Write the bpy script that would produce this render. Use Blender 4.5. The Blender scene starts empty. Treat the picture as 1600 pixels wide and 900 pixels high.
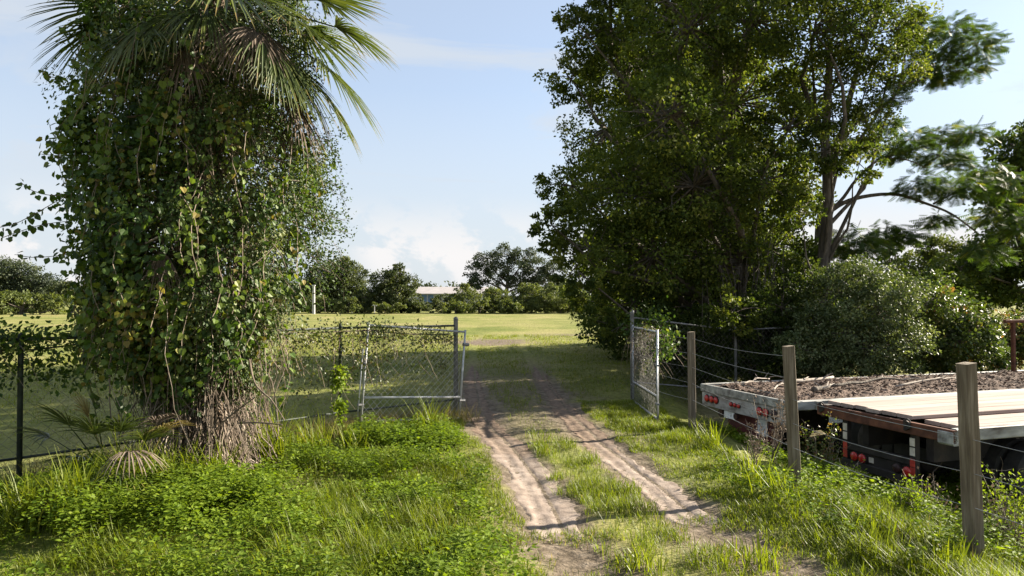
import bpy, math, random
import numpy as np
from mathutils import Matrix, Vector

# ------------------------------------------------------------------ camera, sky, sun, exposure
scene = bpy.context.scene
COL = scene.collection
CAMH, F, HOR = 2.25, 1067.0, 469.0
cam = bpy.data.cameras.new('camera'); camo = bpy.data.objects.new('camera', cam); COL.objects.link(camo)
cam.lens = 24.0; cam.sensor_width = 36.0; cam.clip_end = 5000; cam.clip_start = 0.05
camo.location = (0, 0, CAMH); camo.rotation_euler = (math.radians(91.02), 0, 0)
scene.camera = camo

SUN_EL = 27.0
SUN_DIR = Vector((0.90, 0.37, 0)).normalized()              # horizontal direction towards the sun
SUN_AZ = math.atan2(SUN_DIR.x, SUN_DIR.y)                   # clockwise from +Y
w = bpy.data.worlds.new('World'); scene.world = w; w.use_nodes = True
nt = w.node_tree; nt.nodes.clear()
def N(nt, t, **kw):
    n = nt.nodes.new(t)
    for k, v in kw.items(): setattr(n, k, v)
    return n
out = N(nt, 'ShaderNodeOutputWorld'); bg = N(nt, 'ShaderNodeBackground'); bg.inputs['Strength'].default_value = 0.058
sky = N(nt, 'ShaderNodeTexSky', sky_type='NISHITA'); sky.sun_disc = False
sky.sun_elevation = math.radians(SUN_EL); sky.sun_rotation = SUN_AZ
sky.air_density = 1.0; sky.dust_density = 0.6; sky.ozone_density = 2.5
tc = N(nt, 'ShaderNodeTexCoord')
def noise_band(scale, stretch, lo, hi, detail=7, rough=0.6, off=(0, 0, 0), dist=0.6):
    m = N(nt, 'ShaderNodeMapping'); m.inputs['Scale'].default_value = stretch; m.inputs['Location'].default_value = off
    nt.links.new(tc.outputs['Generated'], m.inputs['Vector'])
    n = N(nt, 'ShaderNodeTexNoise'); n.inputs['Scale'].default_value = scale; n.inputs['Detail'].default_value = detail
    n.inputs['Roughness'].default_value = rough; n.inputs['Distortion'].default_value = dist
    nt.links.new(m.outputs[0], n.inputs['Vector'])
    r = N(nt, 'ShaderNodeMapRange', interpolation_type='SMOOTHSTEP'); r.inputs['From Min'].default_value = lo; r.inputs['From Max'].default_value = hi
    nt.links.new(n.outputs['Fac'], r.inputs['Value'])
    return r.outputs[0]
def wm(op, a, b=None):
    n = N(nt, 'ShaderNodeMath', operation=op); n.use_clamp = op in ('ADD', 'MULTIPLY')
    for i, v in enumerate((a, b)):
        if v is None: continue
        if isinstance(v, (int, float)): n.inputs[i].default_value = v
        else: nt.links.new(v, n.inputs[i])
    return n.outputs[0]
cirrus = wm('MULTIPLY', noise_band(1.6, (1.0, 1.0, 5.0), 0.33, 0.62, off=(0.3, 0.2, 0.1)), 0.85)
wisp = wm('MULTIPLY', noise_band(4.0, (1.0, 1.0, 7.0), 0.47, 0.76, off=(1.7, 0.4, 0.3)), 0.6)
# low cumulus bank near the horizon
puff = noise_band(11.0, (1, 1, 1.5), 0.43, 0.53, detail=8, off=(0.25, 3.1, 0.4), dist=0.2)
sep = N(nt, 'ShaderNodeSeparateXYZ'); nt.links.new(tc.outputs['Generated'], sep.inputs[0])
lowr = N(nt, 'ShaderNodeMapRange', interpolation_type='SMOOTHSTEP'); lowr.inputs['From Min'].default_value = 0.16; lowr.inputs['From Max'].default_value = 0.06
nt.links.new(sep.outputs['Z'], lowr.inputs['Value'])
bank = noise_band(3.2, (1, 1, 0.6), 0.40, 0.54, detail=2, off=(2.35, 0.15, 0))
cum = wm('MULTIPLY', wm('MULTIPLY', puff, lowr.outputs[0]), bank)
hz = N(nt, 'ShaderNodeMapRange', interpolation_type='SMOOTHSTEP'); hz.inputs['From Min'].default_value = 0.62; hz.inputs['From Max'].default_value = 0.0
hz.inputs['To Max'].default_value = 0.93
nt.links.new(sep.outputs['Z'], hz.inputs['Value'])
veil = wm('MAXIMUM', wm('MAXIMUM', wm('MAXIMUM', cirrus, wisp), hz.outputs[0]), 0.50)
mix1 = N(nt, 'ShaderNodeMix', data_type='RGBA'); nt.links.new(veil, mix1.inputs['Factor'])
nt.links.new(sky.outputs[0], mix1.inputs['A']); mix1.inputs['B'].default_value = (3.0, 3.22, 3.48, 1)
mix2 = N(nt, 'ShaderNodeMix', data_type='RGBA'); nt.links.new(cum, mix2.inputs['Factor'])
nt.links.new(mix1.outputs['Result'], mix2.inputs['A']); mix2.inputs['B'].default_value = (4.0, 3.92, 3.9, 1)
nt.links.new(mix2.outputs['Result'], bg.inputs['Color']); nt.links.new(bg.outputs[0], out.inputs[0])

sun = bpy.data.lights.new('sun', 'SUN'); sun.energy = 5.0; sun.angle = math.radians(0.6); sun.color = (1.0, 0.90, 0.74)
suno = bpy.data.objects.new('sun', sun); COL.objects.link(suno)
sd = Vector((SUN_DIR.x * math.cos(math.radians(SUN_EL)), SUN_DIR.y * math.cos(math.radians(SUN_EL)), math.sin(math.radians(SUN_EL))))
suno.rotation_euler = sd.to_track_quat('Z', 'Y').to_euler(); suno.location = (20, 12, 15)
vs = scene.view_settings; vs.view_transform = 'Standard'; vs.look = 'None'; vs.exposure = 2.05; vs.gamma = 1.0
vs.use_curve_mapping = False
scene.cycles.max_bounces = 8; scene.cycles.transparent_max_bounces = 8

# ------------------------------------------------------------------ helpers
rng = np.random.default_rng(7); random.seed(7)
def U(a, b, n=None): return rng.uniform(a, b, n)
def at(px, py, z):                                          # pixel + distance -> world point
    return np.array([(px - 800) / F * z, z, CAMH - (py - HOR) / F * z])
def sstep(a, b, x):
    t = np.clip((x - a) / (b - a), 0, 1); return t * t * (3 - 2 * t)
def nrm(v): return v / np.maximum(np.linalg.norm(v, axis=-1, keepdims=True), 1e-9)
def vnoise(x, y, s, seed=0):                                # smooth value noise 0..1
    x = np.asarray(x, float) / s + seed * 17.13; y = np.asarray(y, float) / s + seed * 9.71
    xi = np.floor(x); yi = np.floor(y); fx = x - xi; fy = y - yi
    fx = fx * fx * (3 - 2 * fx); fy = fy * fy * (3 - 2 * fy)
    def h(a, b):
        q = np.sin(a * 127.1 + b * 311.7 + seed * 74.7) * 43758.5453; return q - np.floor(q)
    return (h(xi, yi) * (1 - fx) + h(xi + 1, yi) * fx) * (1 - fy) + (h(xi, yi + 1) * (1 - fx) + h(xi + 1, yi + 1) * fx) * fy

def outward(V, T):                                          # flip the winding of a closed shape that came out inside-out
    V = np.asarray(V, float); T = np.asarray(T, int).reshape(-1, 3); c = V - V.mean(0)
    vol = np.einsum('ij,ij->i', c[T[:, 0]], np.cross(c[T[:, 1]], c[T[:, 2]])).sum()
    return T[:, ::-1] if vol < 0 else T
class Geo:
    def __init__(s): s.V = []; s.T = []; s.A = []; s.n = 0
    def add(s, V, T, a=0.5):
        V = np.asarray(V, float).reshape(-1, 3); T = np.asarray(T, int).reshape(-1, 3)
        s.V.append(V); s.T.append(T + s.n); s.n += len(V)
        s.A.append(np.full(len(T), a) if np.isscalar(a) else np.asarray(a))
        return s
    def tube(s, P, R, k=6, a=0.5, cap=True):
        P = np.asarray(P, float); n = len(P); R = np.full(n, R) if np.isscalar(R) else np.asarray(R)
        t = np.gradient(P, axis=0); t = nrm(t)
        ref = np.array([0, 0, 1.0]) if abs(t[:, 2]).mean() < 0.8 else np.array([1.0, 0, 0])
        u = nrm(np.cross(t, ref)); v = np.cross(t, u)
        ang = np.arange(k) / k * 2 * math.pi
        V = P[:, None, :] + R[:, None, None] * (np.cos(ang)[None, :, None] * u[:, None, :] + np.sin(ang)[None, :, None] * v[:, None, :])
        i = np.arange(n - 1)[:, None] * k; j = np.arange(k)[None, :]; j2 = (j + 1) % k
        a0 = (i + j).ravel(); b0 = (i + j2).ravel(); c0 = (i + k + j2).ravel(); d0 = (i + k + j).ravel()
        T = np.concatenate([np.stack([a0, b0, c0], 1), np.stack([a0, c0, d0], 1)])
        V = V.reshape(-1, 3)
        if cap:
            V = np.concatenate([V, P[:1], P[-1:]]); m = n * k
            j = np.arange(k)
            T = np.concatenate([T, np.stack([np.full(k, m), (j + 1) % k, j], 1), np.stack([np.full(k, m + 1), (n - 1) * k + j, (n - 1) * k + (j + 1) % k], 1)])
        return s.add(V, outward(V, T), a)
    def box(s, c, d, a=0.5, rot=None, bev=0.0):
        c = np.array(c, float); h = np.array(d, float) / 2
        if bev <= 0:
            V = np.array([[x, y, z] for x in (-1, 1) for y in (-1, 1) for z in (-1, 1)], float) * h
            Fq = [(0, 1, 3, 2), (4, 6, 7, 5), (0, 4, 5, 1), (2, 3, 7, 6), (0, 2, 6, 4), (1, 5, 7, 3)]
            T = [(q[0], q[1], q[2]) for q in Fq] + [(q[0], q[2], q[3]) for q in Fq]
        else:                                               # chamfer along the box's longest axis
            ax = int(np.argmax(h)); o = [i for i in range(3) if i != ax]
            b = min(bev, h[o[0]] * .9, h[o[1]] * .9); hx, hy = h[o[0]], h[o[1]]
            ring = [(hx - b, -hy), (hx, -hy + b), (hx, hy - b), (hx - b, hy), (-hx + b, hy), (-hx, hy - b), (-hx, -hy + b), (-hx + b, -hy)]
            V = []
            for e in (-1, 1):
                for p in ring:
                    q = [0, 0, 0]; q[ax] = e * h[ax]; q[o[0]] = p[0]; q[o[1]] = p[1]; V.append(q)
            V = np.array(V); T = []
            for j in range(8):
                j2 = (j + 1) % 8; T += [(j, j2, 8 + j2), (j, 8 + j2, 8 + j)]
            for j in range(1, 7): T += [(0, j + 1, j), (8, 8 + j, 9 + j)]
        if rot is not None: V = V @ np.array(rot).T
        T = outward(V, T)
        return s.add(V + c, T, a)
    def cyl(s, c, axis, r, l, k=14, a=0.5):
        c = np.array(c, float); ax = np.array(axis, float); ax = ax / np.linalg.norm(ax)
        return s.tube([c - ax * l / 2, c + ax * l / 2], r, k, a)
    def leaves(s, C, D, Nn, S, tmpl, a):
        # C centres, D midrib dirs, Nn normals, S sizes, tmpl (V,T) in (along, across, up)
        D = nrm(D); X = nrm(np.cross(Nn, D)); Z = np.cross(D, X)
        tv, tt = tmpl; k = len(tv); n = len(C); S = np.broadcast_to(np.asarray(S, float), (n,))
        V = C[:, None, :] + S[:, None, None] * (tv[None, :, 0:1] * D[:, None, :] + tv[None, :, 1:2] * X[:, None, :] + tv[None, :, 2:3] * Z[:, None, :])
        T = (np.arange(n) * k)[:, None, None] + tt[None]
        return s.add(V.reshape(-1, 3), T.reshape(-1, 3), np.repeat(a, len(tt)))
    def mesh(s, name, smooth=False):
        V = np.concatenate(s.V); T = np.concatenate(s.T); A = np.concatenate(s.A)
        me = bpy.data.meshes.new(name); me.vertices.add(len(V)); me.vertices.foreach_set('co', V.ravel())
        me.loops.add(T.size); me.loops.foreach_set('vertex_index', T.ravel().astype(np.int32))
        me.polygons.add(len(T)); me.polygons.foreach_set('loop_start', (np.arange(len(T)) * 3).astype(np.int32))
        me.polygons.foreach_set('use_smooth', np.full(len(T), bool(smooth)))
        at_ = me.attributes.new('v', 'FLOAT', 'FACE'); at_.data.foreach_set('value', A.astype(np.float32))
        me.update(calc_edges=True); me.validate(); return me
    def obj(s, name, mat, parent=None, smooth=False):
        return link(name, s.mesh(name, smooth), mat, parent)
def link(name, me, mat, parent=None):
    if mat is not None and not me.materials: me.materials.append(mat)
    o = bpy.data.objects.new(name, me); COL.objects.link(o)
    if parent is not None: o.parent = parent
    return o
def tag(o, label=None, cat=None, group=None, kind=None):
    if label: o['label'] = label
    if cat: o['category'] = cat
    if group: o['group'] = group
    if kind: o['kind'] = kind
    return o
def thing(name, label, cat, loc=(0, 0, 0), rz=0, group=None, rot=None):
    e = bpy.data.objects.new(name, None); COL.objects.link(e); e.location = loc
    e.rotation_euler = rot if rot else (0, 0, rz); e.empty_display_size = 0.1
    return tag(e, label, cat, group)

OVAL = (np.array([[0, 0, 0], [.45, .27, .06], [1, 0, -.04], [.45, -.27, .06], [.5, 0, 0]]), np.array([[0, 4, 1], [1, 4, 2], [2, 4, 3], [3, 4, 0]]))
LEAF2 = (np.array([[0, 0, 0], [.45, .30, .07], [1, 0, 0], [.45, -.30, .07]]), np.array([[0, 2, 1], [0, 3, 2]]))
HEART = (np.array([[.08, 0, 0], [0, .26, .05], [.35, .47, .08], [.75, .25, .03], [1, 0, -.06], [.75, -.25, .03], [.35, -.47, .08], [0, -.26, .05]]),
         np.array([[0, 2, 1], [0, 3, 2], [0, 4, 3], [0, 5, 4], [0, 6, 5], [0, 7, 6]]))
def pinnate():                                               # a feathery compound leaf: paired drooping leaflets on a rib
    V = []; T = []
    for i in range(7):
        x = .12 + i * .13; L = .34 * math.sin(math.pi * (0.18 + .8 * i / 7)) + .06
        for sg in (-1, 1):
            b = len(V); V += [[x - .052, 0, 0], [x + .052, 0, 0], [x + L * .35, sg * L, -L * .25]]
            T.append([b, b + 1, b + 2] if sg < 0 else [b, b + 2, b + 1])
    b = len(V); V += [[0, .008, .0], [0, -.008, 0], [1, 0, -.05]]; T.append([b, b + 1, b + 2])
    return np.array(V), np.array(T)
PINNATE = pinnate()

# ------------------------------------------------------------------ materials
def base_mat(name):
    m = bpy.data.materials.new(name); m.use_nodes = True; nt = m.node_tree; nt.nodes.clear()
    o = N(nt, 'ShaderNodeOutputMaterial'); return m, nt, o
def ramp(nt, fac, stops):
    r = N(nt, 'ShaderNodeValToRGB'); cr = r.color_ramp
    while len(cr.elements) < len(stops): cr.elements.new(0.5)
    for e, (p, c) in zip(cr.elements, stops): e.position = p; e.color = (*c, 1)
    nt.links.new(fac, r.inputs[0]); return r.outputs[0]
def mapnoise(nt, scale, detail=4, coord='Object', stretch=(1, 1, 1), rough=.55):
    t = N(nt, 'ShaderNodeTexCoord'); mp = N(nt, 'ShaderNodeMapping'); mp.inputs['Scale'].default_value = stretch
    nt.links.new(t.outputs[coord], mp.inputs[0])
    n = N(nt, 'ShaderNodeTexNoise'); n.inputs['Scale'].default_value = scale; n.inputs['Detail'].default_value = detail
    n.inputs['Roughness'].default_value = rough
    nt.links.new(mp.outputs[0], n.inputs['Vector']); return n.outputs['Fac']
def mixc(nt, f, a, b, mode='MIX'):
    n = N(nt, 'ShaderNodeMix', data_type='RGBA', blend_type=mode)
    for k, v in (('Factor', f), ('A', a), ('B', b)):
        if isinstance(v, (int, float)): n.inputs[k].default_value = v
        elif isinstance(v, tuple): n.inputs[k].default_value = (*v, 1)
        else: nt.links.new(v, n.inputs[k])
    return n.outputs['Result']
def leafmat(name, stops, trans=0.38, rough=.5, spec=.4, patch=0.8, tint=(1.25, 1.25, .55)):
    m, nt, o = base_mat(name)
    a = N(nt, 'ShaderNodeAttribute', attribute_name='v'); c = ramp(nt, a.outputs['Fac'], stops)
    n = mapnoise(nt, patch, 3)
    hs = N(nt, 'ShaderNodeHueSaturation'); mr = N(nt, 'ShaderNodeMapRange')
    mr.inputs['From Min'].default_value = .3; mr.inputs['From Max'].default_value = .7; mr.inputs['To Min'].default_value = .72; mr.inputs['To Max'].default_value = 1.25
    nt.links.new(n, mr.inputs['Value']); nt.links.new(mr.outputs[0], hs.inputs['Value']); nt.links.new(c, hs.inputs['Color'])
    p = N(nt, 'ShaderNodeBsdfPrincipled'); p.inputs['Roughness'].default_value = rough; p.inputs['Specular IOR Level'].default_value = spec
    nt.links.new(hs.outputs[0], p.inputs['Base Color'])
    t = N(nt, 'ShaderNodeBsdfTranslucent'); nt.links.new(mixc(nt, 1.0, hs.outputs[0], tint, 'MULTIPLY'), t.inputs['Color'])
    mx = N(nt, 'ShaderNodeMixShader'); mx.inputs[0].default_value = trans
    nt.links.new(p.outputs[0], mx.inputs[1]); nt.links.new(t.outputs[0], mx.inputs[2]); nt.links.new(mx.outputs[0], o.inputs[0]); return m
def solid(name, stops, scale=6, stretch=(1, 1, 1), rough=.8, metal=0, bump=.3, bscale=30, spec=.3, detail=6, vmix=0.25, bdist=.01):
    m, nt, o = base_mat(name); f = mapnoise(nt, scale, detail, stretch=stretch)
    a = N(nt, 'ShaderNodeAttribute', attribute_name='v'); mm = N(nt, 'ShaderNodeMath', operation='MULTIPLY_ADD')
    sb = N(nt, 'ShaderNodeMath', operation='SUBTRACT'); nt.links.new(a.outputs['Fac'], sb.inputs[0]); sb.inputs[1].default_value = .5
    nt.links.new(sb.outputs[0], mm.inputs[0]); mm.inputs[1].default_value = vmix; nt.links.new(f, mm.inputs[2])
    c = ramp(nt, mm.outputs[0], stops)
    p = N(nt, 'ShaderNodeBsdfPrincipled'); p.inputs['Roughness'].default_value = rough; p.inputs['Metallic'].default_value = metal
    p.inputs['Specular IOR Level'].default_value = spec
    nt.links.new(c, p.inputs['Base Color'])
    b = N(nt, 'ShaderNodeBump'); b.inputs['Strength'].default_value = bump; b.inputs['Distance'].default_value = bdist
    nt.links.new(mapnoise(nt, bscale, 5, stretch=stretch), b.inputs['Height']); nt.links.new(b.outputs[0], p.inputs['Normal'])
    nt.links.new(p.outputs[0], o.inputs[0]); return m
M = {}
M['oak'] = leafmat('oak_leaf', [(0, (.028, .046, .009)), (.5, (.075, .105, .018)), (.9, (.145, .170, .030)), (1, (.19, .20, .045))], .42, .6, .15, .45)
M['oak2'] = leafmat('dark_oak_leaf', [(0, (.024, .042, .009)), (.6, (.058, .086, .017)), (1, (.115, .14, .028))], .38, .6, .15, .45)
M['mimosa'] = leafmat('feathery_leaf', [(0, (.025, .052, .010)), (.6, (.05, .088, .014)), (.93, (.09, .13, .02)), (1, (.22, .22, .02))], .40, .5, .3)
M['vine'] = leafmat('vine_leaf', [(0, (.022, .050, .010)), (.5, (.055, .100, .016)), (.85, (.12, .165, .025)), (.975, (.17, .185, .03)), (1, (.20, .16, .04))], .40, .5, .3, patch=1.8)
M['smallvine'] = leafmat('small_vine_leaf', [(0, (.028, .052, .016)), (.6, (.060, .095, .026)), (1, (.15, .17, .05))], .38, .5, .3, patch=1.6)
M['gatevine'] = leafmat('gate_vine_leaf', [(0, (.03, .05, .015)), (.5, (.07, .09, .025)), (.8, (.12, .12, .04)), (1, (.12, .06, .04))], .35, .5, .4, patch=2)
M['silver'] = leafmat('silvery_leaf', [(0, (.035, .058, .018)), (.5, (.085, .115, .040)), (1, (.20, .23, .11))], .32, .5, .35)
M['shrub'] = leafmat('shrub_leaf', [(0, (.03, .055, .012)), (.55, (.07, .105, .022)), (.92, (.13, .155, .03)), (1, (.24, .13, .05))], .34, .42, .5)
M['far'] = leafmat('far_leaf', [(0, (.035, .050, .018)), (.5, (.065, .085, .028)), (1, (.12, .135, .04))], .30, .6, .3, patch=.35)
M['farbright'] = leafmat('far_bright_leaf', [(0, (.06, .080, .022)), (.5, (.105, .130, .034)), (1, (.165, .185, .05))], .36, .6, .3, patch=.35)
M['fardark'] = leafmat('far_dark_leaf', [(0, (.028, .042, .022)), (.5, (.045, .062, .030)), (1, (.08, .095, .045))], .25, .6, .3, patch=.35)
M['grass'] = leafmat('grass_blade', [(0, (.065, .095, .007)), (.5, (.130, .170, .011)), (.88, (.185, .215, .015)), (.97, (.21, .20, .05)), (1, (.28, .22, .10))], .50, .5, .35, patch=.9)
M['weed'] = leafmat('weed_leaf', [(0, (.06, .105, .009)), (.5, (.120, .180, .014)), (1, (.185, .235, .02))], .48, .6, .2, patch=1.0)
M['drygrass'] = leafmat('dry_grass', [(0, (.10, .11, .03)), (.5, (.17, .15, .06)), (1, (.28, .22, .12))], .35, .7, .2)
M['frond'] = leafmat('palm_frond', [(0, (.025, .045, .012)), (.5, (.055, .080, .020)), (.85, (.11, .13, .03)), (1, (.22, .16, .05))], .30, .38, .5)
M['deadfrond'] = leafmat('dead_frond', [(0, (.07, .052, .038)), (.5, (.14, .108, .085)), (1, (.24, .19, .15))], .18, .8, .2, tint=(1, .9, .7))
M['yellowfrond'] = leafmat('yellow_frond', [(0, (.16, .12, .04)), (.5, (.25, .20, .07)), (1, (.34, .28, .12))], .3, .6, .3, tint=(1, .9, .6))
M['bark'] = solid('bark', [(.3, (.05, .042, .034)), (.55, (.11, .092, .074)), (.75, (.19, .165, .14))], 5, (3, 3, .6), .9, bump=.8, bscale=14, bdist=.03)
M['palmbark'] = solid('palm_bark', [(.3, (.045, .032, .022)), (.55, (.12, .085, .058)), (.75, (.23, .175, .125))], 6, (2.5, 2.5, .6), .95, bump=.9, bscale=16, bdist=.04)
M['stem'] = solid('dry_stem', [(.3, (.09, .068, .05)), (.6, (.19, .15, .115)), (.8, (.32, .27, .22))], 8, rough=.9, vmix=.6)
M['post'] = solid('weathered_post_wood', [(.25, (.065, .048, .032)), (.5, (.140, .112, .078)), (.72, (.235, .198, .15))], 5, (7, 7, .5), .88, bump=.5, bscale=9, bdist=.012)
M['galv'] = solid('galvanized_steel', [(.3, (.30, .31, .32)), (.6, (.50, .51, .53)), (.8, (.62, .62, .63))], 9, rough=.5, metal=.35, bump=.1, spec=.5)
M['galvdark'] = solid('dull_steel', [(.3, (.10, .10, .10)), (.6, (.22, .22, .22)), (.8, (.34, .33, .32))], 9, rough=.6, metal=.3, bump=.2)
M['darksteel'] = solid('black_green_pipe', [(.3, (.015, .022, .016)), (.7, (.04, .05, .04))], 9, rough=.6, bump=.2)
M['wire'] = solid('fence_wire', [(.3, (.20, .20, .20)), (.7, (.40, .40, .40))], 9, rough=.5, metal=.4, bump=0)
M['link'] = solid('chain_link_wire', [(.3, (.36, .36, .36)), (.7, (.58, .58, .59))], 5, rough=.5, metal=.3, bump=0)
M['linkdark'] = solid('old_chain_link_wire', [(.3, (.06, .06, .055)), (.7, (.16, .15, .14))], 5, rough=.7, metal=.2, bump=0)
M['deckwood'] = solid('bleached_deck_wood', [(.2, (.14, .10, .082)), (.5, (.255, .20, .175)), (.8, (.34, .285, .255))], 3, (.35, 5, 5), .85, bump=.12, bscale=7, vmix=.5, bdist=.004)
M['olddeck'] = solid('old_deck_wood', [(.25, (.10, .08, .07)), (.6, (.22, .19, .17)), (.8, (.34, .31, .29))], 3, (.35, 5, 5), .9, bump=.5, bscale=7, vmix=.4)
M['whitepaint'] = solid('chalky_white_paint', [(.30, (.075, .055, .045)), (.42, (.20, .185, .175)), (.55, (.32, .315, .31)), (.8, (.46, .455, .45))], 3.5, (1, 1, 2), .6, bump=.25, bscale=20)
M['railpaint'] = solid('weathered_rail', [(.28, (.075, .062, .052)), (.45, (.20, .20, .19)), (.7, (.40, .405, .385))], 4, (.6, 2, 2), .6, bump=.3, bscale=18)
M['maroon'] = solid('faded_maroon_paint', [(.25, (.055, .018, .015)), (.6, (.13, .032, .03)), (.85, (.20, .075, .065))], 4, rough=.6, bump=.2)
M['blacksteel'] = solid('grimy_black_steel', [(.3, (.012, .011, .010)), (.6, (.03, .026, .023)), (.85, (.075, .05, .035))], 5, rough=.65, bump=.3)
M['rust'] = solid('rusty_steel', [(.25, (.045, .020, .013)), (.55, (.11, .045, .027)), (.85, (.20, .085, .045))], 7, rough=.85, bump=.4)
M['redlens'] = solid('red_lens', [(.3, (.30, .012, .010)), (.7, (.50, .03, .025))], 10, rough=.25, bump=.05, spec=.6)
M['darklens'] = solid('dark_lens', [(.3, (.02, .015, .015)), (.7, (.05, .02, .02))], 10, rough=.4, bump=.05)
M['redtape'] = solid('red_reflector_tape', [(.3, (.30, .03, .02)), (.7, (.48, .06, .04))], 12, rough=.5, bump=.05)
M['whitetape'] = solid('white_reflector_tape', [(.3, (.42, .38, .30)), (.7, (.62, .58, .50))], 12, rough=.5, bump=.05)
M['placard'] = solid('scuffed_white_sheet', [(.3, (.38, .39, .40)), (.5, (.66, .68, .70)), (.8, (.76, .77, .78))], 14, rough=.5, bump=.1, bscale=40)
M['tyre'] = solid('tyre_rubber', [(.3, (.012, .012, .012)), (.7, (.035, .033, .03))], 8, rough=.85, bump=.4)
M['rim'] = solid('grimy_rim', [(.3, (.06, .05, .045)), (.7, (.16, .14, .125))], 8, rough=.7, bump=.2)
M['litter'] = solid('leaf_litter', [(.25, (.055, .035, .026)), (.5, (.13, .088, .066)), (.75, (.24, .175, .14))], 16, rough=.95, bump=1.0, bscale=28, vmix=.8, bdist=.03)
M['stick'] = solid('bleached_branch', [(.3, (.20, .165, .13)), (.7, (.42, .37, .32))], 8, (2, 2, 2), .9, bump=.4)
M['concrete'] = solid('grey_pole', [(.3, (.30, .29, .28)), (.7, (.45, .44, .43))], 2, rough=.8)
M['metalwall'] = solid('pale_metal_siding', [(.3, (.30, .31, .33)), (.7, (.40, .40, .42))], 1, rough=.5, bump=.05)
M['metalroof'] = solid('pale_metal_roof', [(.3, (.34, .31, .30)), (.7, (.42, .385, .37))], .6, rough=.45, bump=.05)
M['glass'] = solid('blue_window', [(.3, (.07, .12, .20)), (.7, (.12, .20, .32))], 1, rough=.15, spec=.7, bump=0)

# ------------------------------------------------------------------ the ground
FENCE_W = [(2.95, 16.0), (3.12, 11.85), (3.33, 8.05), (3.87, 5.75), (4.6, 3.0)]     # wire fence line
def fence_x(y): return np.interp(y, [p[1] for p in FENCE_W[::-1]], [p[0] for p in FENCE_W[::-1]])
LT = [(2, 1.15), (5, .72), (6.5, .46), (8.5, .27), (10.4, -.05), (12, -.40), (14, -.72), (18, -1.05), (26, -1.5)]
RT = [(2, 2.65), (5, 2.28), (7.2, 1.86), (8.5, 1.72), (10.4, 1.44), (12, 1.24), (14, 1.06), (18, .80), (26, .45)]
def tx(tr, y): return np.interp(y, [p[0] for p in tr], [p[1] for p in tr])
def gh(x, y):
    x = np.asarray(x, float); y = np.asarray(y, float)
    h = 0.9 * (1 - np.exp(-np.maximum(0, y - 13) / 25))
    d = x - fence_x(y); near = 1 - sstep(14.5, 19, y)
    h = h - 0.45 * sstep(.25, 1.5, d) * near + .03 * np.exp(-((d + .35) / .5) ** 2) * near
    fade = 1 - sstep(15, 24, y)
    for tr in (LT, RT):
        e = x - tx(tr, y)
        h = h + fade * (-.028 * np.exp(-(e / .34) ** 4) + .010 * np.exp(-((np.abs(e) - .46) / .12) ** 2))
    far = np.minimum(1, np.abs(y) / 40)
    h = h + .05 * (vnoise(x, y, 1.7, 1) - .5) + .025 * (vnoise(x, y, .5, 2) - .5) + .35 * far * (vnoise(x, y, 22, 3) - .5) * sstep(30, 60, y)
    return h
def gpt(x, y, dz=0): return np.array([x, y, float(gh(x, y)) + dz])
def axis(lo, hi, step, far):
    c = list(np.arange(lo, hi + 1e-6, step)); s = step; a = hi; b = lo; R = []; L = []
    while a < far: s *= 1.22; a += s; R.append(a)
    s = step
    while b > -far: s *= 1.22; b -= s; L.append(b)
    return np.array(L[::-1] + c + R)
gx = axis(-9, 11, .125, 2500); gy = axis(3, 27, .125, 2500)
X, Y = np.meshgrid(gx, gy); Z = gh(X, Y)
nx, ny = len(gx), len(gy)
i = (np.arange(ny - 1)[:, None] * nx + np.arange(nx - 1)[None]).ravel()
gg = Geo().add(np.stack([X, Y, Z], -1).reshape(-1, 3), np.concatenate([np.stack([i, i + 1, i + nx + 1], 1), np.stack([i, i + nx + 1, i + nx], 1)]))
gme = gg.mesh('ground', True)
# soil mask: bare earth beside the ruts, under the trees and the sandy patch beyond the gate
xs, ys = X.ravel(), Y.ravel()
nz = vnoise(xs, ys, .6, 5) * .6 + vnoise(xs, ys, .17, 6) * .4
dt = np.minimum(np.abs(xs - tx(LT, ys)), np.abs(xs - tx(RT, ys)))
soil = sstep(.62, .30, dt + (nz - .5) * .5) * (1 - sstep(16, 25, ys)) * .95
mid = np.abs(xs - (tx(LT, ys) + tx(RT, ys)) / 2)
soil = np.maximum(soil, sstep(1.9, 1.1, mid + (nz - .5) * 1.3) * sstep(9.8, 11.5, ys) * (1 - sstep(15, 24, ys)) * .75)
soil = np.maximum(soil, sstep(1, .45, np.hypot((xs + .9) / 2.6, (ys - 29.5) / 2.2) + (nz - .5) * .6))
soil = np.maximum(soil, sstep(1, .3, np.hypot((xs - 3.5) / 3.4, (ys - 34) / 1.6) + (nz - .5) * .8) * .8)
soil = np.maximum(soil, sstep(1.1, .7, np.hypot((xs + 4.1) / 1.5, (ys - 8.6) / 1.3) + (nz - .5) * .5))
soil = np.maximum(soil, sstep(.6, 1.6, xs - fence_x(ys)) * (1 - sstep(15, 20, ys)) * .55)
soil = np.maximum(soil, sstep(.9, .4, np.hypot((xs + 5.6) / .9, (ys - 6.2) / .6) + (nz - .5) * .5))
am = gme.attributes.new('soil', 'FLOAT', 'POINT'); am.data.foreach_set('value', soil.astype(np.float32))
m, nt, o = base_mat('grassy_ground')
a = N(nt, 'ShaderNodeAttribute', attribute_name='soil')
g1 = ramp(nt, mapnoise(nt, .22, 6), [(.32, (.105, .130, .028)), (.5, (.175, .180, .055)), (.68, (.245, .220, .095))])
g2 = ramp(nt, mapnoise(nt, 9, 5, stretch=(1, .45, 1)), [(.3, (.45, .45, .40)), (.55, (1, 1, 1)), (.75, (1.25, 1.2, 1.1))])
gcol = mixc(nt, .75, g1, g2, 'MULTIPLY')
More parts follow.
